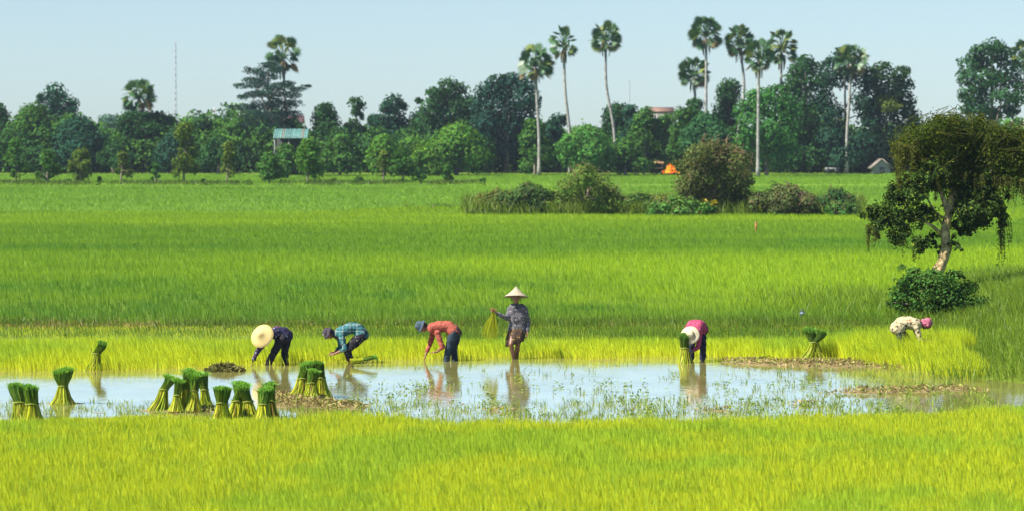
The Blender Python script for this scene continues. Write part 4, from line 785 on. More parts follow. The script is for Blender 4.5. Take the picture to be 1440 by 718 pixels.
# hanging vine strands
st = []
def curtain(p0, p1, n, l0, l1, dy=0.5):
    for k in range(n):
        t = rng.random(); st.append((TP(p0[0] + (p1[0] - p0[0]) * t, p0[1] + (p1[1] - p0[1]) * t, rng.normal() * dy), (l0 + (l1 - l0) * rng.random() ** 1.5) / sT))
curtain((1256, 200), (1280, 205), 60, 20, 75); curtain((1280, 215), (1330, 240), 60, 15, 55); curtain((1330, 240), (1430, 250), 70, 10, 40); curtain((1405, 306), (1422, 302), 14, 20, 70, .2); curtain((1216, 318), (1236, 320), 10, 15, 60, .2); curtain((1400, 250), (1460, 250), 50, 10, 45); curtain((1270, 335), (1300, 348), 8, 10, 30, .2)
for p0, L_ in st:
    q = p0 + np.array([rng.normal() * .06, rng.normal() * .06, -L_]); m = int(6 + L_ * 26); tt = rng.random(m)
    tube(g, bez([p0, (p0 + q) / 2 + rng.normal(size=3) * .04, q], 5), [.009, .009, .008, .006, .004], 4, (0.06, 0.065, 0.015))
    pos = p0 + (q - p0) * tt[:, None] + rng.normal(size=(m, 3)) * .035; nr = rng.normal(size=(m, 3)); leaves(g, pos, nr, .05 + .05 * rng.random(m), np.array((0.075, 0.085, 0.012)) * (0.6 + 0.8 * rng.random((m, 1))), rng, .4)
# curly strands lying over the canopy
for k in range(240):
    l = up_l[rng.integers(0, len(up_l))]; c = TP(l[0], l[1], rng.normal() * .4); r = l[2] / sT; a = unit(rng.normal(size=3) + np.array([0, -.6, .5])); p0 = c + a * r * 1.02; p1 = c + unit(a + rng.normal(size=3) * .5) * r * 1.12; p2 = c + unit(a + rng.normal(size=3) * .9) * r * 1.0
    tube(g, bez([p0, p1, p2], 6), [.012, .012, .011, .01, .008, .005], 4, np.array((0.065, 0.07, 0.012)) * (.7 + .6 * rng.random()))
link('vines', g.mesh('vines', M_leaf), o)
# bush at its foot
dT2 = 75.2; tree('bush', 'dense dark green bush round the foot of the vine-covered tree', 'bush', 1318, 384, 128, dT2, (0.045, 0.105, 0.017), leaf=0.10, dens=0.85, trunk_px=1312, limbs=10, group=None, var=.3,
     lobes=[(1312, 390, 15, 12), (1342, 392, 14, 12), (1288, 387, 12, 10), (1362, 404, 12, 10), (1300, 393, 14, 10), (1282, 392, 10, 8), (1328, 394, 12, 9), (1380, 425, 12, 9), (1256, 424, 10, 8), (1290, 448, 18, 9), (1330, 450, 20, 9), (1290, 400, 22, 15), (1316, 402, 24, 16), (1346, 412, 22, 14), (1272, 415, 20, 15), (1300, 420, 26, 18), (1334, 424, 26, 18), (1360, 430, 20, 14), (1280, 434, 20, 12), (1312, 440, 26, 13), (1346, 442, 26, 12), (1372, 440, 10, 9), (1264, 398, 10, 8)])
tree('shrub', 'small dark shrub in the grass right of the bush under the vine tree', 'shrub', 1410, 404, 40, dist(423), (0.05, 0.11, 0.02), 'shrub', n=7, leaf=0.09, dens=.7, bot=424, limbs=3)
tree('shrub', 'small dark shrub in the field left of the vine tree trunk', 'shrub', 1268, 370, 22, dist(386), (0.06, 0.13, 0.02), 'shrub', n=5, leaf=0.09, dens=.6, bot=386, limbs=3)
tree('shrub', 'low faint weed patch in the field beyond the right shrub', 'shrub', 1436, 338, 30, dist(352), (0.06, 0.13, 0.02), 'shrub', n=5, leaf=0.09, dens=.6, bot=352, limbs=3)
# pale thing on the dike
q = at(1128, 444, 0.2); o = thing('plastic_bag', 'small crumpled white and blue plastic bag lying in the dike grass', 'bag', q); g = Geo(); rng = np.random.default_rng(3)
ellipsoid(g, (0, 0, .06), np.eye(3), (.07, .055, .05), 16, 10, (.22, .26, .32)); v = g.v[0]; g.v[0] = v + rng.normal(size=v.shape) * .012; link('bag_body', g.mesh('bag_body', vcol_mat('plastic', .4, .5, 8, .3)), o)
g = Geo(); tube(g, bez([(-.03, 0, .11), (-.05, 0, .16), (.03, 0, .17), (.05, 0, .11)], 8), .012, 6, (.08, .09, .11)); link('handle', g.mesh('handle', M_metal), o)

# ------------------------------------------------------------------ rice sheaves
def sheaf_meshes(seed, h, rb, rt, rtop, tie, lean, n=330, dark=1.0):
    rng = np.random.default_rng(seed); lean = np.asarray(lean, float)
    g1, g2, g3 = Geo(), Geo(), Geo(); tc_ = np.array([lean[0] * tie, lean[1] * tie, h * tie])
    def ribbon(P, w_, ca, cb, G_):
        P = np.asarray(P); m = len(P); a = rng.random() * 6.28; s_ = np.array([math.cos(a), math.sin(a), 0]); W = np.asarray(w_)[:, None] * s_
        V = np.concatenate([P - W, P + W]); q = [(i, i + 1, m + i + 1, m + i) for i in range(m - 1)]; t = np.linspace(0, 1, m)[:, None]; c = np.asarray(ca) * (1 - t) + np.asarray(cb) * t
        G_.add(V, [q], np.concatenate([c, c]))
    for k in range(n):
        a = rng.random() * 6.28; u = math.sqrt(rng.random()); b0 = np.array([math.cos(a) * rb * u, math.sin(a) * rb * u, 0.0 if u > .5 else 0.02]); a2 = a + rng.normal() * .35
        t0 = tc_ + np.array([math.cos(a2) * rt * u, math.sin(a2) * rt * u, rng.normal() * .01]); md = b0 * .52 + t0 * .48; md[:2] += (t0 - b0)[:2] * .16
        r_ = rng.random(); c = np.array((.56, .58, .035)) if r_ < .55 else (np.array((.33, .45, .03)) if r_ < .9 else np.array((.11, .16, .02))); c = c * (.65 + .6 * rng.random()); c = c if rng.random() > .08 else np.array((.35, .2, .06))  # darkest stalk colour paints the shaded gaps between stalks
        q1 = b0 * .9 + md * .1; ribbon([b0, q1], [.006, .006], (.24, .1, .03), (.36, .22, .04), g1); ribbon([q1, md, t0], [.007, .006, .006], c * .95, c, g1)
    for k in range(int(n * 2.0)):
        a = rng.random() * 6.28; u = math.sqrt(rng.random()); a2 = a + rng.normal() * .3; t0 = tc_ + np.array([math.cos(a) * rt * u, math.sin(a) * rt * u, 0])
        e = np.array([lean[0] * (1 + .3 * u) + math.cos(a2) * rtop * u * (1 + .25 * math.sin(a2 * 2 + seed)), lean[1] + math.sin(a2) * rtop * u, h * (.97 + .05 * math.sin(a2 + seed) * u - .07 * u * u + .07 * rng.random())]); md = t0 * .5 + e * .5; md[:2] += (e - t0)[:2] * .14
        c = np.array((.095, .205, .025)) * (.55 + .9 * rng.random()) * dark; ct = np.array((.18, .38, .045)) * (.6 + .8 * rng.random()) * dark; m2 = md * .35 + e * .65
        if rng.random() < .12: e = e + np.array([math.cos(a2), math.sin(a2), .1]) * (.03 + .08 * rng.random()); ct = ct * 1.2
        ribbon([t0, md, m2], [.006, .009, .009], np.array((.26, .32, .03)) * dark if rng.random() < .5 else c, c, g2); ribbon([m2, e], [.009, .004], c, ct, g2)
    an = np.linspace(0, 2 * np.pi, 15); tube(g3, [tc_ + np.array([math.cos(q) * (rt + .008), math.sin(q) * (rt + .008), .01 * math.sin(q * 3)]) for q in an], .012, 6, (.30, .34, .05))
    return [('stalks', g1.mesh('stalks', M_rice)), ('leaf_tops', g2.mesh('leaf_tops', M_rice)), ('tie', g3.mesh('tie', M_rice))]
SV = {}
def sheaf(key, label, px, row, rz=0.0, scale=1.0, z=None, group=None, parts=None):
    q = at(px, row); gzz = float(ground_z(np.array([q[0]]), np.array([q[1]]))[0]); zz = gzz - .015 if z is None else z
    q = at(px, row, max(zz, -.02)); q[2] = zz
    if parts is not None: SV[key] = parts
    (sd_, h, rb, rt, rtop, tie, lean), kw = SV[key]; SV['n'] = SV.get('n', 0) + 1; rg = np.random.default_rng(900 + SV['n'])
    v = lambda a: a * rg.uniform(.84, 1.2)
    ln = (lean[0] * .9 + rg.normal() * .05, lean[1] + rg.normal() * .05) if rz == 0 else (lean[0] * math.cos(rz) + rg.normal() * .04, lean[0] * math.sin(rz) + rg.normal() * .04)
    o = thing('rice_sheaf', label, 'rice bundle', q, group)
    for n_, me in sheaf_meshes(sd_ * 31 + SV['n'], h * rg.uniform(.92, 1.06), v(rb) * 1.08, v(rt) * 1.8, v(rtop) * 1.06, tie * rg.uniform(.86, .98), ln, **kw): link(n_, me, o)
    o.scale = (scale, scale, scale); return o
GA = 'tied rice seedling bundles standing by the water'
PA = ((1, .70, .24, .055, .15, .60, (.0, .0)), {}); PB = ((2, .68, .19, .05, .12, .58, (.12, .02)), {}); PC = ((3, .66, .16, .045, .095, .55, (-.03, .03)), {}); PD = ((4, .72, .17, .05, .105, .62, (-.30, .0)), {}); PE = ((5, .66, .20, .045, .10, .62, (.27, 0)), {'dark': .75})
sheaf('e', 'single bundle leaning right in the far water at the left', 128, 521, 0, 1.02, group=GA, parts=PE)
sheaf('a', 'single upright bundle with a round dark top on a mud clump at left', 88, 569, 0, .98, group=GA, parts=PA)
sheaf('d', 'back one of the two bundles at the left edge, its top leaning left', 33, 589, 0, .98, group=GA, parts=((14, .72, .2, .055, .16, .62, (-.12, .0)), {}))
sheaf('f', 'front one of the two bundles at the left edge with a pale centre', 47, 598, .5, .98, group=GA, parts=((15, .72, .26, .06, .17, .60, (.0, .0)), {}))
sheaf('g', 'strongly slanting leftmost bundle of the row of five', 222, 577, 0, 1.0, group=GA, parts=((16, .70, .2, .05, .11, .64, (.27, .0)), {}))
sheaf('c', 'second bundle from the left in the row of five', 248, 578, 1.0, .92, group=GA, parts=PC)
sheaf('h', 'middle bundle of the row of five, top held highest', 259, 576, 0, 1.06, group=GA, parts=((17, .70, .16, .045, .09, .55, (.09, 0)), {}))
sheaf('c', 'fourth bundle from the left in the row of five with pale roots', 270, 577.5, 3.4, 1.0, group=GA)
sheaf('i', 'rightmost bundle of the row of five, slender and leaning left', 291, 574, 0, .98, group=GA, parts=((18, .70, .14, .042, .09, .6, (-.06, 0)), {}))
sheaf('a', 'big pale-stalked bundle left in the front middle pair of clumps', 312, 591, 1.3, .93, group=GA)
sheaf('b', 'dark-topped bundle directly right of the big pale-stalked front bundle', 328, 590, 0, 1.0, group=GA, parts=PB)
sheaf('b', 'half hidden dark bundle third in the front middle clump', 339, 587, 2.4, 1.02, group=GA)
sheaf('c', 'left bundle of the small front trio', 354, 590, .2, 1.03, group=GA)
sheaf('b', 'centre bundle of the small front trio, lowest of the three', 368, 592, 1.2, .9, group=GA)
sheaf('c', 'right bundle of the small front trio', 381, 589, 2.2, .98, group=GA)
sheaf('j', 'left bundle of the trio on the brown mud patch, leaning right', 420, 559, 0, .98, group=GA, parts=((19, .70, .2, .05, .13, .6, (.13, 0)), {}))
sheaf('a', 'front pale-stalked bundle of the trio on the brown mud patch', 437, 562, 2.0, .86, group=GA)
sheaf('k', 'right shaded bundle of the trio on the brown mud patch, leaning left', 456, 560, 0, .98, group=GA, parts=((20, .70, .17, .05, .12, .6, (-.14, 0)), {'dark': .8}))  # shade on this bundle is put into darker leaf colour
sheaf('e', 'left of two dark bundles in front of the seedlings at right', 1135, 502.5, 0, .98, group=GA)  # this pair's shade is painted with darkened leaf tops
sheaf('k', 'right of two dark bundles in front of the seedlings at right', 1149, 502.5, 0, .98, group=GA)
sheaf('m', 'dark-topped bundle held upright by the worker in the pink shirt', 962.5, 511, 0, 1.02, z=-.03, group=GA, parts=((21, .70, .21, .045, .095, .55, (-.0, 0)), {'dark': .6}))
# bundle lying in the water
q = at(517, 511, .05); o = sheaf('c', 'loosened bundle lying flat in the shallow water by the plaid worker', 517, 511, 0, 1, group=GA); o.location = (q[0] - .38, q[1], .09); o.rotation_euler = (0, R(82), 0); o.scale = (.42, .6, .9)
o['group'] = GA
# straw heap
q = at(316, 521); o = thing('straw_heap', 'low dark heap of uprooted straw at the water edge left of the straw hat worker', 'straw heap', (q[0], q[1], 0)); g = Geo(); rng = np.random.default_rng(31); m = 900
a = rng.random(m) * 6.28; r = np.sqrt(rng.random(m)); x = np.cos(a) * r * .42; y = np.sin(a) * r * .3; z = .17 * (1 - r * r) * rng.random(m); col = mixc((.09, .1, .02), (.2, .18, .05), rng.random(m)); nr = rng.normal(size=(m, 3)); nr[:, 2] += .6
leaves(g, np.stack([x, y, z], 1), nr, .08 + .12 * rng.random(m), col, rng, .2); link('straw', g.mesh('straw', M_straw), o); g = Geo(); ellipsoid(g, (0, 0, -.02), np.eye(3), (.38, .26, .12), 20, 10, (.1, .08, .04)); link('clod', g.mesh('clod', M_bark, True), o)

# ------------------------------------------------------------------ people
def remesh(g, name, mat, vox, smooth=4, fold=0.0, seed=0):
    me = g.mesh(name + '_raw'); o = bpy.data.objects.new('tmp', me); COL.objects.link(o)
    m = o.modifiers.new('r', 'REMESH'); m.mode = 'VOXEL'; m.voxel_size = vox; m.use_smooth_shade = True
    m = o.modifiers.new('s', 'SMOOTH'); m.factor = .5; m.iterations = smooth
    bpy.context.view_layer.update(); ev = o.evaluated_get(bpy.context.evaluated_depsgraph_get()); out = bpy.data.meshes.new_from_object(ev); out.name = name
    bpy.data.objects.remove(o); bpy.data.meshes.remove(me); n = len(out.vertices)
    if fold:
        V = np.empty(n * 3, np.float32); out.vertices.foreach_get('co', V); V = V.reshape(-1, 3); Nn = np.empty(n * 3, np.float32); out.vertices.foreach_get('normal', Nn); Nn = Nn.reshape(-1, 3)
        f = fnoise(V[:, 0] * 1.0 + V[:, 1] * .7, V[:, 2] * 1.6 + V[:, 1], .09, seed) - .5 + .6 * (fnoise(V[:, 0] + V[:, 2], V[:, 1], .05, seed + 2) - .5)
        V = V + Nn * (f * fold)[:, None]; out.vertices.foreach_set('co', V.astype(np.float32).ravel())
    for poly in out.polygons: poly.use_smooth = True
    out.materials.clear(); out.materials.append(mat); return out
def skin_mat(name, c):
    m, nt, out = mat_base(name); p = nt.nodes.new('ShaderNodeBsdfPrincipled'); no = nt.nodes.new('ShaderNodeTexNoise'); no.inputs['Scale'].default_value = 25
    r = nt.nodes.new('ShaderNodeValToRGB'); r.color_ramp.elements[0].color = (c[0] * .8, c[1] * .78, c[2] * .75, 1); r.color_ramp.elements[1].color = (c[0] * 1.15, c[1] * 1.12, c[2] * 1.1, 1)
    nt.links.new(no.outputs['Fac'], r.inputs[0]); nt.links.new(r.outputs[0], p.inputs['Base Color']); p.inputs['Roughness'].default_value = .5; nt.links.new(p.outputs[0], out.inputs['Surface']); return m
SKIN = skin_mat('tanned_skin', (.17, .075, .038)); M_eye = vcol_mat('eye', .2, .5); M_hair = vcol_mat('hair', .5, .4, 40, .3)
def chain(g, pts, rads, col=(.5, .5, .5)):
    for i in range(len(pts) - 1): capsule(g, pts[i], pts[i + 1], rads[i], rads[i + 1], 12, col)
def hand(g, wr, dr, palm_n, curl=.5, sc_=1.0, side=1):
    """palm, four unequal bent fingers and a thumb leaving the side of the palm"""
    dr = unit(dr); pn = unit(np.asarray(palm_n, float) - np.dot(palm_n, dr) * dr); sv = np.cross(dr, pn) * side
    wr = np.asarray(wr); pe = wr + dr * .085 * sc_
    for k in (-1, -.33, .33, 1): capsule(g, wr + dr * .015 + sv * k * .018, pe + sv * k * .031 * sc_, .017 * sc_, .0135 * sc_, 8)
    for k, L_ in ((-1.05, .062), (-.36, .074), (.34, .080), (1.0, .072)):
        b0 = pe + sv * k * .032 * sc_; d1 = unit(dr + pn * curl * .45 + sv * k * .09); j1 = b0 + d1 * L_ * .5 * sc_; d2 = unit(dr + pn * curl * 1.3 + sv * k * .06); j2 = j1 + d2 * L_ * .36 * sc_; d3 = unit(dr * .5 + pn * curl * 2.0); j3 = j2 + d3 * L_ * .28 * sc_
        capsule(g, b0, j1, .0105, .0098, 8); capsule(g, j1, j2, .0098, .009, 8); capsule(g, j2, j3, .009, .0078, 8)
    t0 = wr + dr * .03 + sv * .03; t1 = t0 + unit(dr * .7 + sv * .75 + pn * .2) * .042 * sc_; t2 = t1 + unit(dr * .95 + sv * .2 + pn * (.3 + curl * .5)) * .034 * sc_
    capsule(g, t0, t1, .0145, .012, 8); capsule(g, t1, t2, .012, .009, 8)
def person(label, base, P):
    """P: joints in metres relative to base. lat = lateral axis, front = direction the chest faces"""
    o = thing('person', label, 'person', base, 'farm workers in the rice paddy'); lat = unit(P['lat']); seed = P['seed']; A = lambda v: np.asarray(v, float)
    hd, fw, up = A(P['head']), unit(P['face']), unit(P['up']); fw = unit(fw - np.dot(fw, up) * up); sv = np.cross(fw, up)
    g = Geo(); sp = [A(q) for q in P['spine']]     # shoulders -> pelvis
    nb = sp[0] + unit(sp[0] - sp[1]) * .07
    capsule(g, nb - unit(sp[0] - sp[1]) * .04, hd - up * .07, .058, .05)
    ellipsoid(g, hd + up * .015, (sv, fw, up), (.074, .092, .112)); ellipsoid(g, hd + fw * .022 - up * .055, (sv, fw, up), (.056, .068, .062)); capsule(g, hd + fw * .07 - up * .092, hd + fw * .062 - up * .085, .024, .026, 8)
    capsule(g, hd + fw * .088 + up * .012, hd + fw * .104 - up * .028, .009, .015, 8)                        # nose
    for k in (-1, 1):
        capsule(g, hd + fw * .082 + up * .034 + sv * k * .012, hd + fw * .074 + up * .034 + sv * k * .048, .010, .009, 8)  # brow
        capsule(g, hd + sv * k * .076 + up * .012, hd + sv * k * .08 - up * .025 - fw * .004, .016, .011, 8)   # ear
        capsule(g, hd + fw * .07 - up * .02 + sv * k * .036, hd + fw * .066 - up * .024 + sv * k * .04, .02, .02, 8)  # cheek
    capsule(g, hd + fw * .088 - up * .054 - sv * .018, hd + fw * .088 - up * .054 + sv * .018, .0085, .0085, 8)  # lips
    W = P.get('width', 1.0); tw = [(.105, .10), (.085, .105), (.075, .098), (.085, .118)]; sh = [.085, .07, .055, .07]
    for k in (-1, 0, 1):
        pts = [sp[i] + lat * k * sh[min(i, 3)] * W for i in range(len(sp))]; chain(g, pts, [(.092, .098, .09, .112)[min(i, 3)] * (1 if k else 1.02) for i in range(len(sp))])
    for a in P['arms']:
        s_, e_, w_ = A(a['s']), A(a['e']), A(a['w']); chain(g, [s_, s_ * .5 + e_ * .5, e_, e_ * .6 + w_ * .4, w_], [.053, .046, .036, .037, .026]); hand(g, w_, A(a['hd']), A(a['pn']), a.get('curl', .5), 1.0, a.get('side', 1))
    for l in P['legs']:
        h_, k_, a_ = A(l['h']), A(l['k']), A(l['a']); chain(g, [h_, h_ * .5 + k_ * .5, k_, k_ * .65 + a_ * .35, a_], [.098, .078, .055, .056, .038]); fd = unit(l['fd']); chain(g, [a_ - fd * .05 - np.array([0, 0, .035]), a_ + fd * .09 - np.array([0, 0, .04]), a_ + fd * .17 - np.array([0, 0, .05])], [.036, .034, .024])
    body = link('body', remesh(g, 'body', SKIN, .0085, 2), o)
    # shirt
    g = Geo(); ns = P.get('shirt_to', len(sp) - 1) + 1
    for k in (-1, 0, 1):
        pts = [sp[i] + lat * k * sh[min(i, 3)] * W for i in range(ns)]; chain(g, pts, [(.112, .12, .115, .135)[min(i, 3)] * P.get('bulk', 1.04) for i in range(ns)])
    if P.get('hem') is not None: chain(g, [sp[ns - 1], A(P['hem'])], [.145, .15])
    for a in P['arms']:
        s_, e_, w_ = A(a['s']), A(a['e']), A(a['w']); f = a.get('sleeve', .9); en = e_ + (w_ - e_) * max(0, f * 2 - 1) if f > .5 else s_ + (e_ - s_) * f * 2
        cap_e = e_ if f > .5 else s_ * .5 + en * .5; chain(g, [s_, cap_e, en], [.072, .056, .047])
    shirt = link('shirt', remesh(g, 'shirt', P['shirt'], .0125, 3, .032, seed), o)
    # trousers
    g = Geo(); pe = sp[-1]
    if P.get('trousers'):
        for k in (-1, 1): chain(g, [pe + lat * k * .05 + unit(sp[-2] - pe) * .05, pe + lat * k * .07], [.125, .138])
        for l in P['legs']:
            h_, k_, a_ = A(l['h']), A(l['k']), A(l['a']); f = l.get('cuff', .8); chain(g, [h_, h_ * .5 + k_ * .5, k_, k_ + (a_ - k_) * f], [.122, .102, .080, .07])
        link('trousers', remesh(g, 'trousers', P['trousers'], .0125, 3, .03, seed + 5), o)
    # eyes and hair
    g = Geo()
    for k in (-1, 1): ellipsoid(g, hd + fw * .081 + up * .012 + sv * k * .03, (sv, fw, up), (.013, .008, .007), 10, 6, (.02, .015, .012))
    link('eyes', g.mesh('eyes', M_eye, True), o)
    g = Geo(); ellipsoid(g, hd + up * .022 - fw * .014, (sv, fw, up), (.081, .09, .112), 18, 12, (.012, .01, .009)); capsule(g, hd - fw * .075 - up * .03, hd - fw * .06 - up * .09, .045, .03, 10, (.012, .01, .009)); link('hair', g.mesh('hair', M_hair, True), o)
    if P.get('extra'): P['extra'](o, hd, fw, up, sv)
    return o
S = 63.0
def frame_for(px, row):
    q = at(px, row); q[2] = 0.0; s_ = F / q[1]
    return q, (lambda zx, zy, dy=0.0, o_=(0, 0, 1.0): None), s_
def jt(px0, row0, ox, oy, sc_, s_): return lambda zx, zy, dy=0.0: np.array([(ox + zx / sc_ - px0) / s_, dy, (row0 - (oy + zy / sc_)) / s_])
V3 = np.array
M_hatstraw = vcol_mat('straw_hat', .75, .2, 60, .2, .5, 90); M_navyfl = cloth_mat('navy_floral_cloth', 'floral', [(.022, .022, .05), (.04, .045, .11), (.19, .18, .25), (.14, .05, .07), (.02, .02, .04)], 18)
M_black = cloth_mat('black_cloth', 'plain', [(.010, .010, .013), (.022, .020, .024)], 8)

# 1 straw hat worker ------------------------------------------------
q, _, s_ = frame_for(388, 512); J = jt(388, 512, 330, 430, 6.525, s_)
def ex1(o, hd, fw, up, sv):
    g = Geo(); ax = up; c = hd + ax * .06
    lathe(g, [(.001, .125), (.02, .118), (.05, .098), (.075, .07), (.10, .045), (.16, .018), (.22, -.012), (.252, -.032), (.255, -.04), (.248, -.04), (.16, .008), (.10, .034), (.06, .07), (.001, .11)], c, ax, 44, (.43, .33, .13), .02); link('hat', g.mesh('hat', M_hatstraw, True), o)
    g = Geo(); lathe(g, [(.253, -.04), (.262, -.036), (.262, -.046), (.253, -.048)], c, ax, 44, (.5, .36, .15), .02); link('hat_rim', g.mesh('hat_rim', M_hatstraw, True), o)
hip = J(462, 268)
person('stooping worker in a broad pale straw hat and dark floral shirt, leftmost in the paddy', q, dict(seed=1, lat=(.35, .93, 0), head=J(268, 268, -.28), face=(-.55, -.15, -.8), up=(-.36, -.84, .40), spine=[J(360, 250, -.07), J(395, 232, -.03), J(438, 240, 0), J(462, 275, .03)],
    arms=[dict(s=J(335, 275, -.14), e=J(222, 400, -.2), w=J(172, 500, -.2), hd=(-.35, -.1, -.95), pn=(.7, 0, -.3), curl=.5, sleeve=.93), dict(s=J(385, 270, .15), e=J(385, 390, -.05), w=J(335, 455, -.12), hd=(-.75, -.2, -.6), pn=(-.2, 0, -.8), curl=.7, sleeve=.85)],
    legs=[dict(h=J(440, 290, -.10), k=J(365, 420, -.16), a=J(300, 560, -.12), fd=(-.9, -.3, 0), cuff=.97), dict(h=J(475, 290, .10), k=J(455, 420, .08), a=J(467, 560, .12), fd=(-.9, -.2, 0), cuff=.97)], shirt=M_navyfl, trousers=M_black, extra=ex1))

# 2 teal plaid worker ------------------------------------------------
q, _, s_ = frame_for(492, 510); J = jt(492, 510, 330, 430, 6.525, s_)
M_teal = cloth_mat('teal_plaid_cloth', 'plaid', [(.022, .092, .105), (.06, .16, .165), (.22, .22, .17)], 13); M_dot = cloth_mat('dotted_black_cloth', 'floral', [(.012, .011, .014), (.012, .011, .014), (.02, .018, .02), (.22, .2, .2), (.012, .011, .014)], 34)
M_darkhat = cloth_mat('dark_hat_cloth', 'plain', [(.022, .018, .024), (.055, .045, .055)], 18)
def ex2(o, hd, fw, up, sv):
    g = Geo(); ellipsoid(g, hd + up * .045 - fw * .005, (sv, fw, up), (.098, .11, .098)); ellipsoid(g, hd - up * .06 - fw * .03, (sv, fw, up), (.085, .09, .09)); capsule(g, hd - up * .12 - fw * .06, hd - up * .2 - fw * .05, .085, .09); link('hood', remesh(g, 'hood', M_darkhat, .012, 3, .02, 3), o)
    g = Geo(); lathe(g, [(.095, .055), (.125, .042), (.158, .012), (.16, .006), (.125, .03), (.095, .045)], hd + up * .0, unit(up + fw * .12), 36, (.05, .042, .05), .1); link('hat_brim', g.mesh('hat_brim', M_darkhat, True), o)
    g = Geo(); ellipsoid(g, hd + up * .08 + fw * .088 - sv * .02, (sv, fw, up), (.04, .012, .03), 12, 8, (.3, .3, .3)); link('badge', g.mesh('badge', M_wall, True), o)
person('crouching worker in a teal plaid shirt and dark hat, second from the left', q, dict(seed=2, lat=(.1, .99, 0), head=J(862, 248, -.02), face=(-.55, -.28, -.78), up=(-.78, -.12, .42), spine=[J(972, 240, -.02), J(1055, 200, 0), J(1125, 205, 0), J(1170, 262, 0)],
    arms=[dict(s=J(985, 262, -.20), e=J(1020, 385, -.26), w=J(935, 425, -.2), hd=(-.9, .2, -.15), pn=(0, .2, -.9), curl=.8, sleeve=.70), dict(s=J(960, 262, .18), e=J(965, 380, .18), w=J(920, 420, .02), hd=(-.9, -.3, -.1), pn=(0, -.2, -.9), curl=.8, sleeve=.75, side=-1)],
    legs=[dict(h=J(1165, 275, -.10), k=J(1040, 395, -.17), a=J(1078, 525, -.12), fd=(-.95, -.1, 0), cuff=.72), dict(h=J(1165, 275, .10), k=J(1020, 400, .16), a=J(1060, 525, .14), fd=(-.95, .1, 0), cuff=.72)], shirt=M_teal, trousers=M_dot, extra=ex2))

# 3 red shirt worker -------------------------------------------------
q, _, s_ = frame_for(631, 507); J = jt(631, 507, 560, 390, 5.13, s_)
M_red = cloth_mat('coral_red_cloth', 'plain', [(.21, .045, .032), (.31, .085, .055)], 9); M_navy = cloth_mat('navy_work_cloth', 'plain', [(.012, .022, .032), (.03, .045, .055)], 9); M_blue = cloth_mat('slate_hat_cloth', 'plain', [(.03, .05, .065), (.06, .085, .105)], 20)
def ex3(o, hd, fw, up, sv):
    g = Geo(); lathe(g, [(.001, .135), (.05, .132), (.088, .115), (.10, .06), (.102, .03), (.125, .018), (.155, -.008), (.157, -.014), (.125, .006), (.096, .02), (.085, .10), (.001, .12)], hd + up * .02, unit(up + fw * .1), 36, (.07, .1, .13), .06); link('hat', g.mesh('hat', M_blue, True), o)
    g = Geo(); lathe(g, [(.103, .045), (.106, .045), (.106, .025), (.104, .025)], hd + up * .02, unit(up + fw * .1), 36, (.03, .05, .07)); link('hat_band', g.mesh('hat_band', M_blue, True), o)
person('worker in a coral red shirt bending deeply over the water', q, dict(seed=3, lat=(.12, .99, 0), head=J(172, 352, -.02), face=(-.45, -.3, -.85), up=(-.84, -.1, .45), spine=[J(248, 362, 0), J(310, 350, 0), J(362, 352, 0), J(400, 385, 0)],
    arms=[dict(s=J(250, 392, .18), e=J(228, 480, .16), w=J(196, 562, .1), hd=(-.2, 0, -1), pn=(-.8, 0, .2), curl=.4, sleeve=.80, side=-1), dict(s=J(285, 398, -.18), e=J(322, 495, -.20), w=J(282, 530, -.15), hd=(-1, .1, -.05), pn=(0, 0, -1), curl=.6, sleeve=.62)],
    legs=[dict(h=J(400, 400, -.10), k=J(365, 505, -.12), a=J(342, 622, -.10), fd=(-.95, -.2, 0), cuff=.97), dict(h=J(418, 400, .10), k=J(402, 505, .10), a=J(408, 622, .12), fd=(-.95, 0, 0), cuff=.97)], shirt=M_red, trousers=M_navy, extra=ex3))

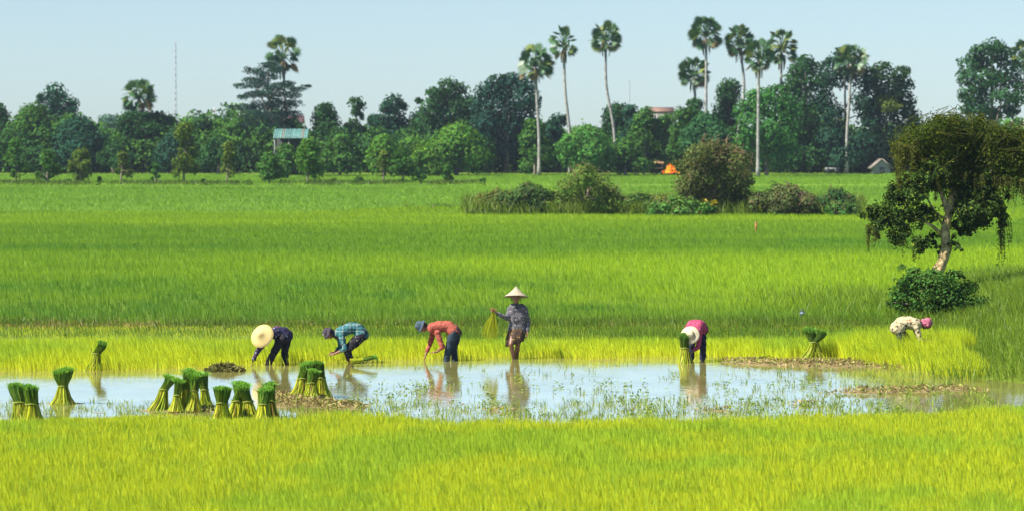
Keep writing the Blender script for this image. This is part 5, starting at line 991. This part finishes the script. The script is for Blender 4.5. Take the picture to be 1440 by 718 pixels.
# 4 standing woman ---------------------------------------------------
q, _, s_ = frame_for(722, 504); J = jt(722, 504, 560, 390, 5.13, s_)
M_grey = cloth_mat('grey_floral_cloth', 'floral', [(.09, .083, .09), (.17, .16, .165), (.035, .032, .04), (.07, .07, .08), (.24, .22, .22), (.05, .047, .055)], 24)
M_sarong = cloth_mat('batik_cloth', 'floral', [(.055, .035, .022), (.16, .10, .03), (.03, .02, .018), (.22, .14, .04), (.05, .03, .02)], 20)
def ex4(o, hd, fw, up, sv):
    g = Geo(); ax = unit(up + V3([.02, .30, 0])); c = hd + up * .085
    lathe(g, [(.001, .185), (.012, .178), (.06, .125), (.13, .055), (.20, .0), (.25, -.034), (.256, -.042), (.25, -.045), (.20, -.012), (.13, .04), (.06, .108), (.001, .165)], c, ax, 48, (.30, .25, .17), .01); link('hat', g.mesh('hat', M_hatstraw, True), o)
    g = Geo(); lathe(g, [(.251, -.036), (.262, -.04), (.262, -.05), (.251, -.05)], c, ax, 48, (.32, .27, .2), .01); link('hat_rim', g.mesh('hat_rim', M_hatstraw, True), o)
    g = Geo(); tube(g, bez([c + sv * .12 - up * .0, hd + sv * .09 - up * .05, hd + fw * .06 - up * .13, hd - sv * .09 - up * .05, c - sv * .12], 18), .006, 6, (.05, .04, .04)); link('hat_strap', g.mesh('hat_strap', M_darkhat, True), o)
    # knee length sarong
    g = Geo(); rng = np.random.default_rng(9); an = np.linspace(0, 2 * np.pi, 40, endpoint=False); V = []
    for t in np.linspace(0, 1, 14):
        ce = J(855, 365, 0) * (1 - t) + J(836, 478, -.03) * t; rx = .165 + .035 * math.sin(t * 2.6) ; ry = .125 + .06 * math.sin(t * 2.2)
        fo = 1 + (.02 + .07 * t) * np.sin(an * 7 + 1.3) + .03 * t * np.sin(an * 13)
        hem = V3([0, 0, 0]) + np.stack([np.cos(an) * rx * fo, np.sin(an) * ry * fo, -.06 * t * np.cos(an) * -1.0], 1); V.append(ce + hem)
    V = np.concatenate(V); g.add(V, [[(i * 40 + k, i * 40 + (k + 1) % 40, (i + 1) * 40 + (k + 1) % 40, (i + 1) * 40 + k) for i in range(13) for k in range(40)]]); me = g.mesh('sarong', M_sarong, True); k_ = link('sarong', me, o); md = k_.modifiers.new('thick', 'SOLIDIFY'); md.thickness = .012
    g = Geo(); capsule(g, J(862, 190, -.06), J(842, 205, -.14), .03, .025); capsule(g, J(838, 190, -.06), J(842, 205, -.14), .03, .025); link('collar', remesh(g, 'collar', M_grey, .008, 2), o)
    g = Geo()
    for zy in (225, 260, 300, 340): ellipsoid(g, J(846, zy, -.135 - .01), np.eye(3), (.008, .006, .008), 8, 6, (.4, .4, .4))
    link('buttons', g.mesh('buttons', M_wall, True), o)
person('standing woman in a conical hat, grey floral shirt and short batik sarong', q, dict(seed=4, lat=(1, .08, 0), head=J(850, 148, -.05), face=(-.12, -.98, -.12), up=(0, -.12, .99), spine=[J(858, 225, 0), J(858, 285, -.01), J(858, 335, 0), J(858, 385, .01)], hem=J(856, 392, 0), width=1.08,
    arms=[dict(s=J(806, 228, 0), e=J(788, 292, -.10), w=J(712, 252, -.22), hd=(-.8, -.2, .55), pn=(-.1, -.2, -.9), curl=1.0, sleeve=.95), dict(s=J(912, 228, 0), e=J(938, 318, .05), w=J(932, 385, -.03), hd=(-.05, -.1, -1), pn=(-.9, -.2, 0), curl=.5, sleeve=.95, side=-1)],
    legs=[dict(h=J(835, 395, -.04), k=J(812, 475, -.20), a=J(840, 598, -.02), fd=(-.2, -.95, -.1)), dict(h=J(878, 395, .02), k=J(862, 490, -.04), a=J(850, 602, .16), fd=(-.1, -.95, 0))], shirt=M_grey, extra=ex4))
# seedlings hanging from her hand (a thing she holds)
hb = q + J(688, 238, -.26); o = thing('rice_seedling_bunch', 'loose fan of thin yellow seedlings hanging from the standing woman\'s raised hand', 'rice bundle', hb); rng = np.random.default_rng(77); g = Geo(); g2 = Geo(); g3 = Geo()
for k in range(120):
    t = rng.random(); e = (J(585 + 150 * t, 385 + 60 * math.sin(t * 2.6) + 12 * rng.normal(), rng.normal() * .14) - J(688, 238, 0)) * (.75 + .3 * rng.random()); m_ = e * .5 + V3([0, 0, .03]) + rng.normal(size=3) * .012; P_ = bez([V3([rng.normal() * .015, rng.normal() * .012, rng.normal() * .01]), m_, e], 6); w_ = V3([.0045, .002, 0]) if rng.random() < .5 else V3([.002, .0045, 0])
    c = np.array((.42, .46, .03)) * (.7 + .5 * rng.random()); V = np.concatenate([P_ - w_, P_ + w_]); g.add(V, [[(i, i + 1, 7 + i, 6 + i) for i in range(5)]], c)
for k in range(14):
    e = (J(668 + rng.normal() * 5, 400 + rng.normal() * 10, rng.normal() * .02) - J(688, 238, 0)) * (.8 + .2 * rng.random()); P_ = bez([V3([0, 0, 0]), e * .5 + rng.normal(size=3) * .01, e], 6); tube(g2, P_, .004, 4, (.07, .1, .02))
for k in range(26):
    e = V3([rng.normal() * .05, rng.normal() * .04, .04 + .06 * rng.random()]); tube(g3, [V3([0, 0, -.02]), e], [.007, .003], 4, (.2, .11, .04))
link('stalks', g.mesh('stalks', M_rice), o); link('dark_leaves', g2.mesh('dark_leaves', M_rice), o); link('roots', g3.mesh('roots', M_straw), o)

# 5 pink shirt worker ------------------------------------------------
q, _, s_ = frame_for(978, 507); J = jt(978, 507, 920, 430, 7.18, s_)
M_pink = cloth_mat('pink_cloth', 'plaid', [(.27, .035, .08), (.34, .075, .12), (.21, .025, .055)], 16); M_darkb = cloth_mat('dark_blue_cloth', 'plain', [(.012, .013, .024), (.03, .03, .05)], 10)
def ex5(o, hd, fw, up, sv):
    ax = up; c = hd + ax * .055; g = Geo()
    lathe(g, [(.001, .10), (.05, .095), (.082, .075), (.092, .03), (.12, .018), (.18, .0), (.208, -.014), (.21, -.022), (.18, -.01), (.11, .008), (.085, .02), (.07, .07), (.001, .085)], c, ax, 44, (.42, .36, .23), .08); link('hat', g.mesh('hat', M_hatstraw, True), o)
    g = Geo(); lathe(g, [(.094, .042), (.098, .038), (.099, .022), (.096, .018)], c, ax, 44, (.42, .28, .1), .02); link('hat_band', g.mesh('hat_band', M_hatstraw, True), o)
person('worker in a pink shirt and cream brimmed hat bending over a bundle', q, dict(seed=5, lat=(.97, -.25, 0), head=J(352, 285, -.42), face=(-.05, -.42, -.9), up=(-.14, -.88, .42), spine=[J(385, 230, -.30), J(412, 190, -.17), J(435, 190, -.04), J(455, 235, .06)],
    arms=[dict(s=J(452, 250, -.28), e=J(432, 395, -.34), w=J(372, 448, -.38), hd=(-.9, -.15, -.25), pn=(0, .2, -.9), curl=.6, sleeve=.80, side=-1), dict(s=J(318, 240, -.30), e=J(300, 360, -.40), w=J(300, 430, -.42), hd=(-.1, -.3, -.9), pn=(.8, 0, 0), curl=.8, sleeve=.8)],
    legs=[dict(h=J(470, 270, .06), k=J(492, 400, -.02), a=J(490, 575, .02), fd=(.05, -.98, 0), cuff=.72), dict(h=J(395, 270, .10), k=J(375, 400, .02), a=J(378, 575, .12), fd=(-.05, -.98, 0), cuff=.72)], shirt=M_pink, trousers=M_darkb, extra=ex5))

# 6 floral shirt worker ----------------------------------------------
q, _, s_ = frame_for(1276, 503); J = jt(1276, 503, 1100, 420, 6.0, s_)
M_cream = cloth_mat('cream_floral_cloth', 'floral', [(.34, .28, .17), (.38, .31, .19), (.04, .028, .022), (.32, .12, .05), (.07, .05, .03), (.34, .29, .18), (.24, .2, .08)], 13)
M_scarf = cloth_mat('pink_checked_scarf', 'plaid', [(.30, .06, .10), (.36, .18, .22), (.18, .02, .045)], 22)
def ex6(o, hd, fw, up, sv):
    g = Geo(); ellipsoid(g, hd + up * .025 - fw * .01, (sv, fw, up), (.105, .115, .125)); ellipsoid(g, hd - fw * .07 - up * .03, (sv, fw, up), (.075, .07, .085)); capsule(g, hd + up * .02 + fw * .07 - sv * .07, hd + up * .02 + fw * .07 + sv * .07, .04, .04); capsule(g, hd + up * .02 - fw * .06 + sv * .07, hd + up * .05 + fw * .09 - sv * .03, .035, .03)
    link('headscarf', remesh(g, 'headscarf', M_scarf, .01, 2, .03, 6), o)
    g = Geo(); capsule(g, hd - fw * .10 + up * .05, hd - fw * .06 + up * .13, .035, .022); link('scarf_knot', remesh(g, 'scarf_knot', M_scarf, .008, 2, .02, 8), o)
person('worker in a cream floral shirt and pink headscarf bent among the seedlings', q, dict(seed=6, lat=(-.15, .98, 0), head=J(1212, 208, -.05), face=(.5, -.3, -.8), up=(.82, -.1, .42), width=1.1, bulk=1.2, spine=[J(1120, 212, -.02), J(1068, 200, 0), J(1010, 205, 0), J(978, 245, 0)],
    arms=[dict(s=J(1125, 240, -.19), e=J(1160, 345, -.18), w=J(1222, 345, -.15), hd=(.9, .1, -.35), pn=(0, 0, -1), curl=.6, sleeve=.62, side=-1), dict(s=J(1130, 240, .18), e=J(1165, 350, .16), w=J(1190, 420, .1), hd=(.3, 0, -.95), pn=(.8, 0, 0), curl=.6, sleeve=.7)],
    legs=[dict(h=J(985, 260, -.10), k=J(1010, 375, -.12), a=J(985, 525, -.1), fd=(.95, -.1, 0), cuff=.9), dict(h=J(985, 260, .10), k=J(1090, 375, .14), a=J(1060, 525, .2), fd=(.95, .1, 0), cuff=.9)], shirt=M_cream, trousers=M_darkb, extra=ex6))

# ------------------------------------------------------------------ haze
mh, nt, out = mat_base('haze_air'); pv = nt.nodes.new('ShaderNodeVolumePrincipled'); pv.inputs['Color'].default_value = (.72, .86, 1.0, 1); pv.inputs['Density'].default_value = 0.0001; pv.inputs['Anisotropy'].default_value = .2; nt.links.new(pv.outputs[0], out.inputs['Volume'])
g = Geo(); box(g, (-700, -20, -1.5), (700, 1100, 46)); tag(link('haze', g.mesh('haze', mh)), 'thin pale blue air haze over the whole plain', 'haze', kind='stuff')
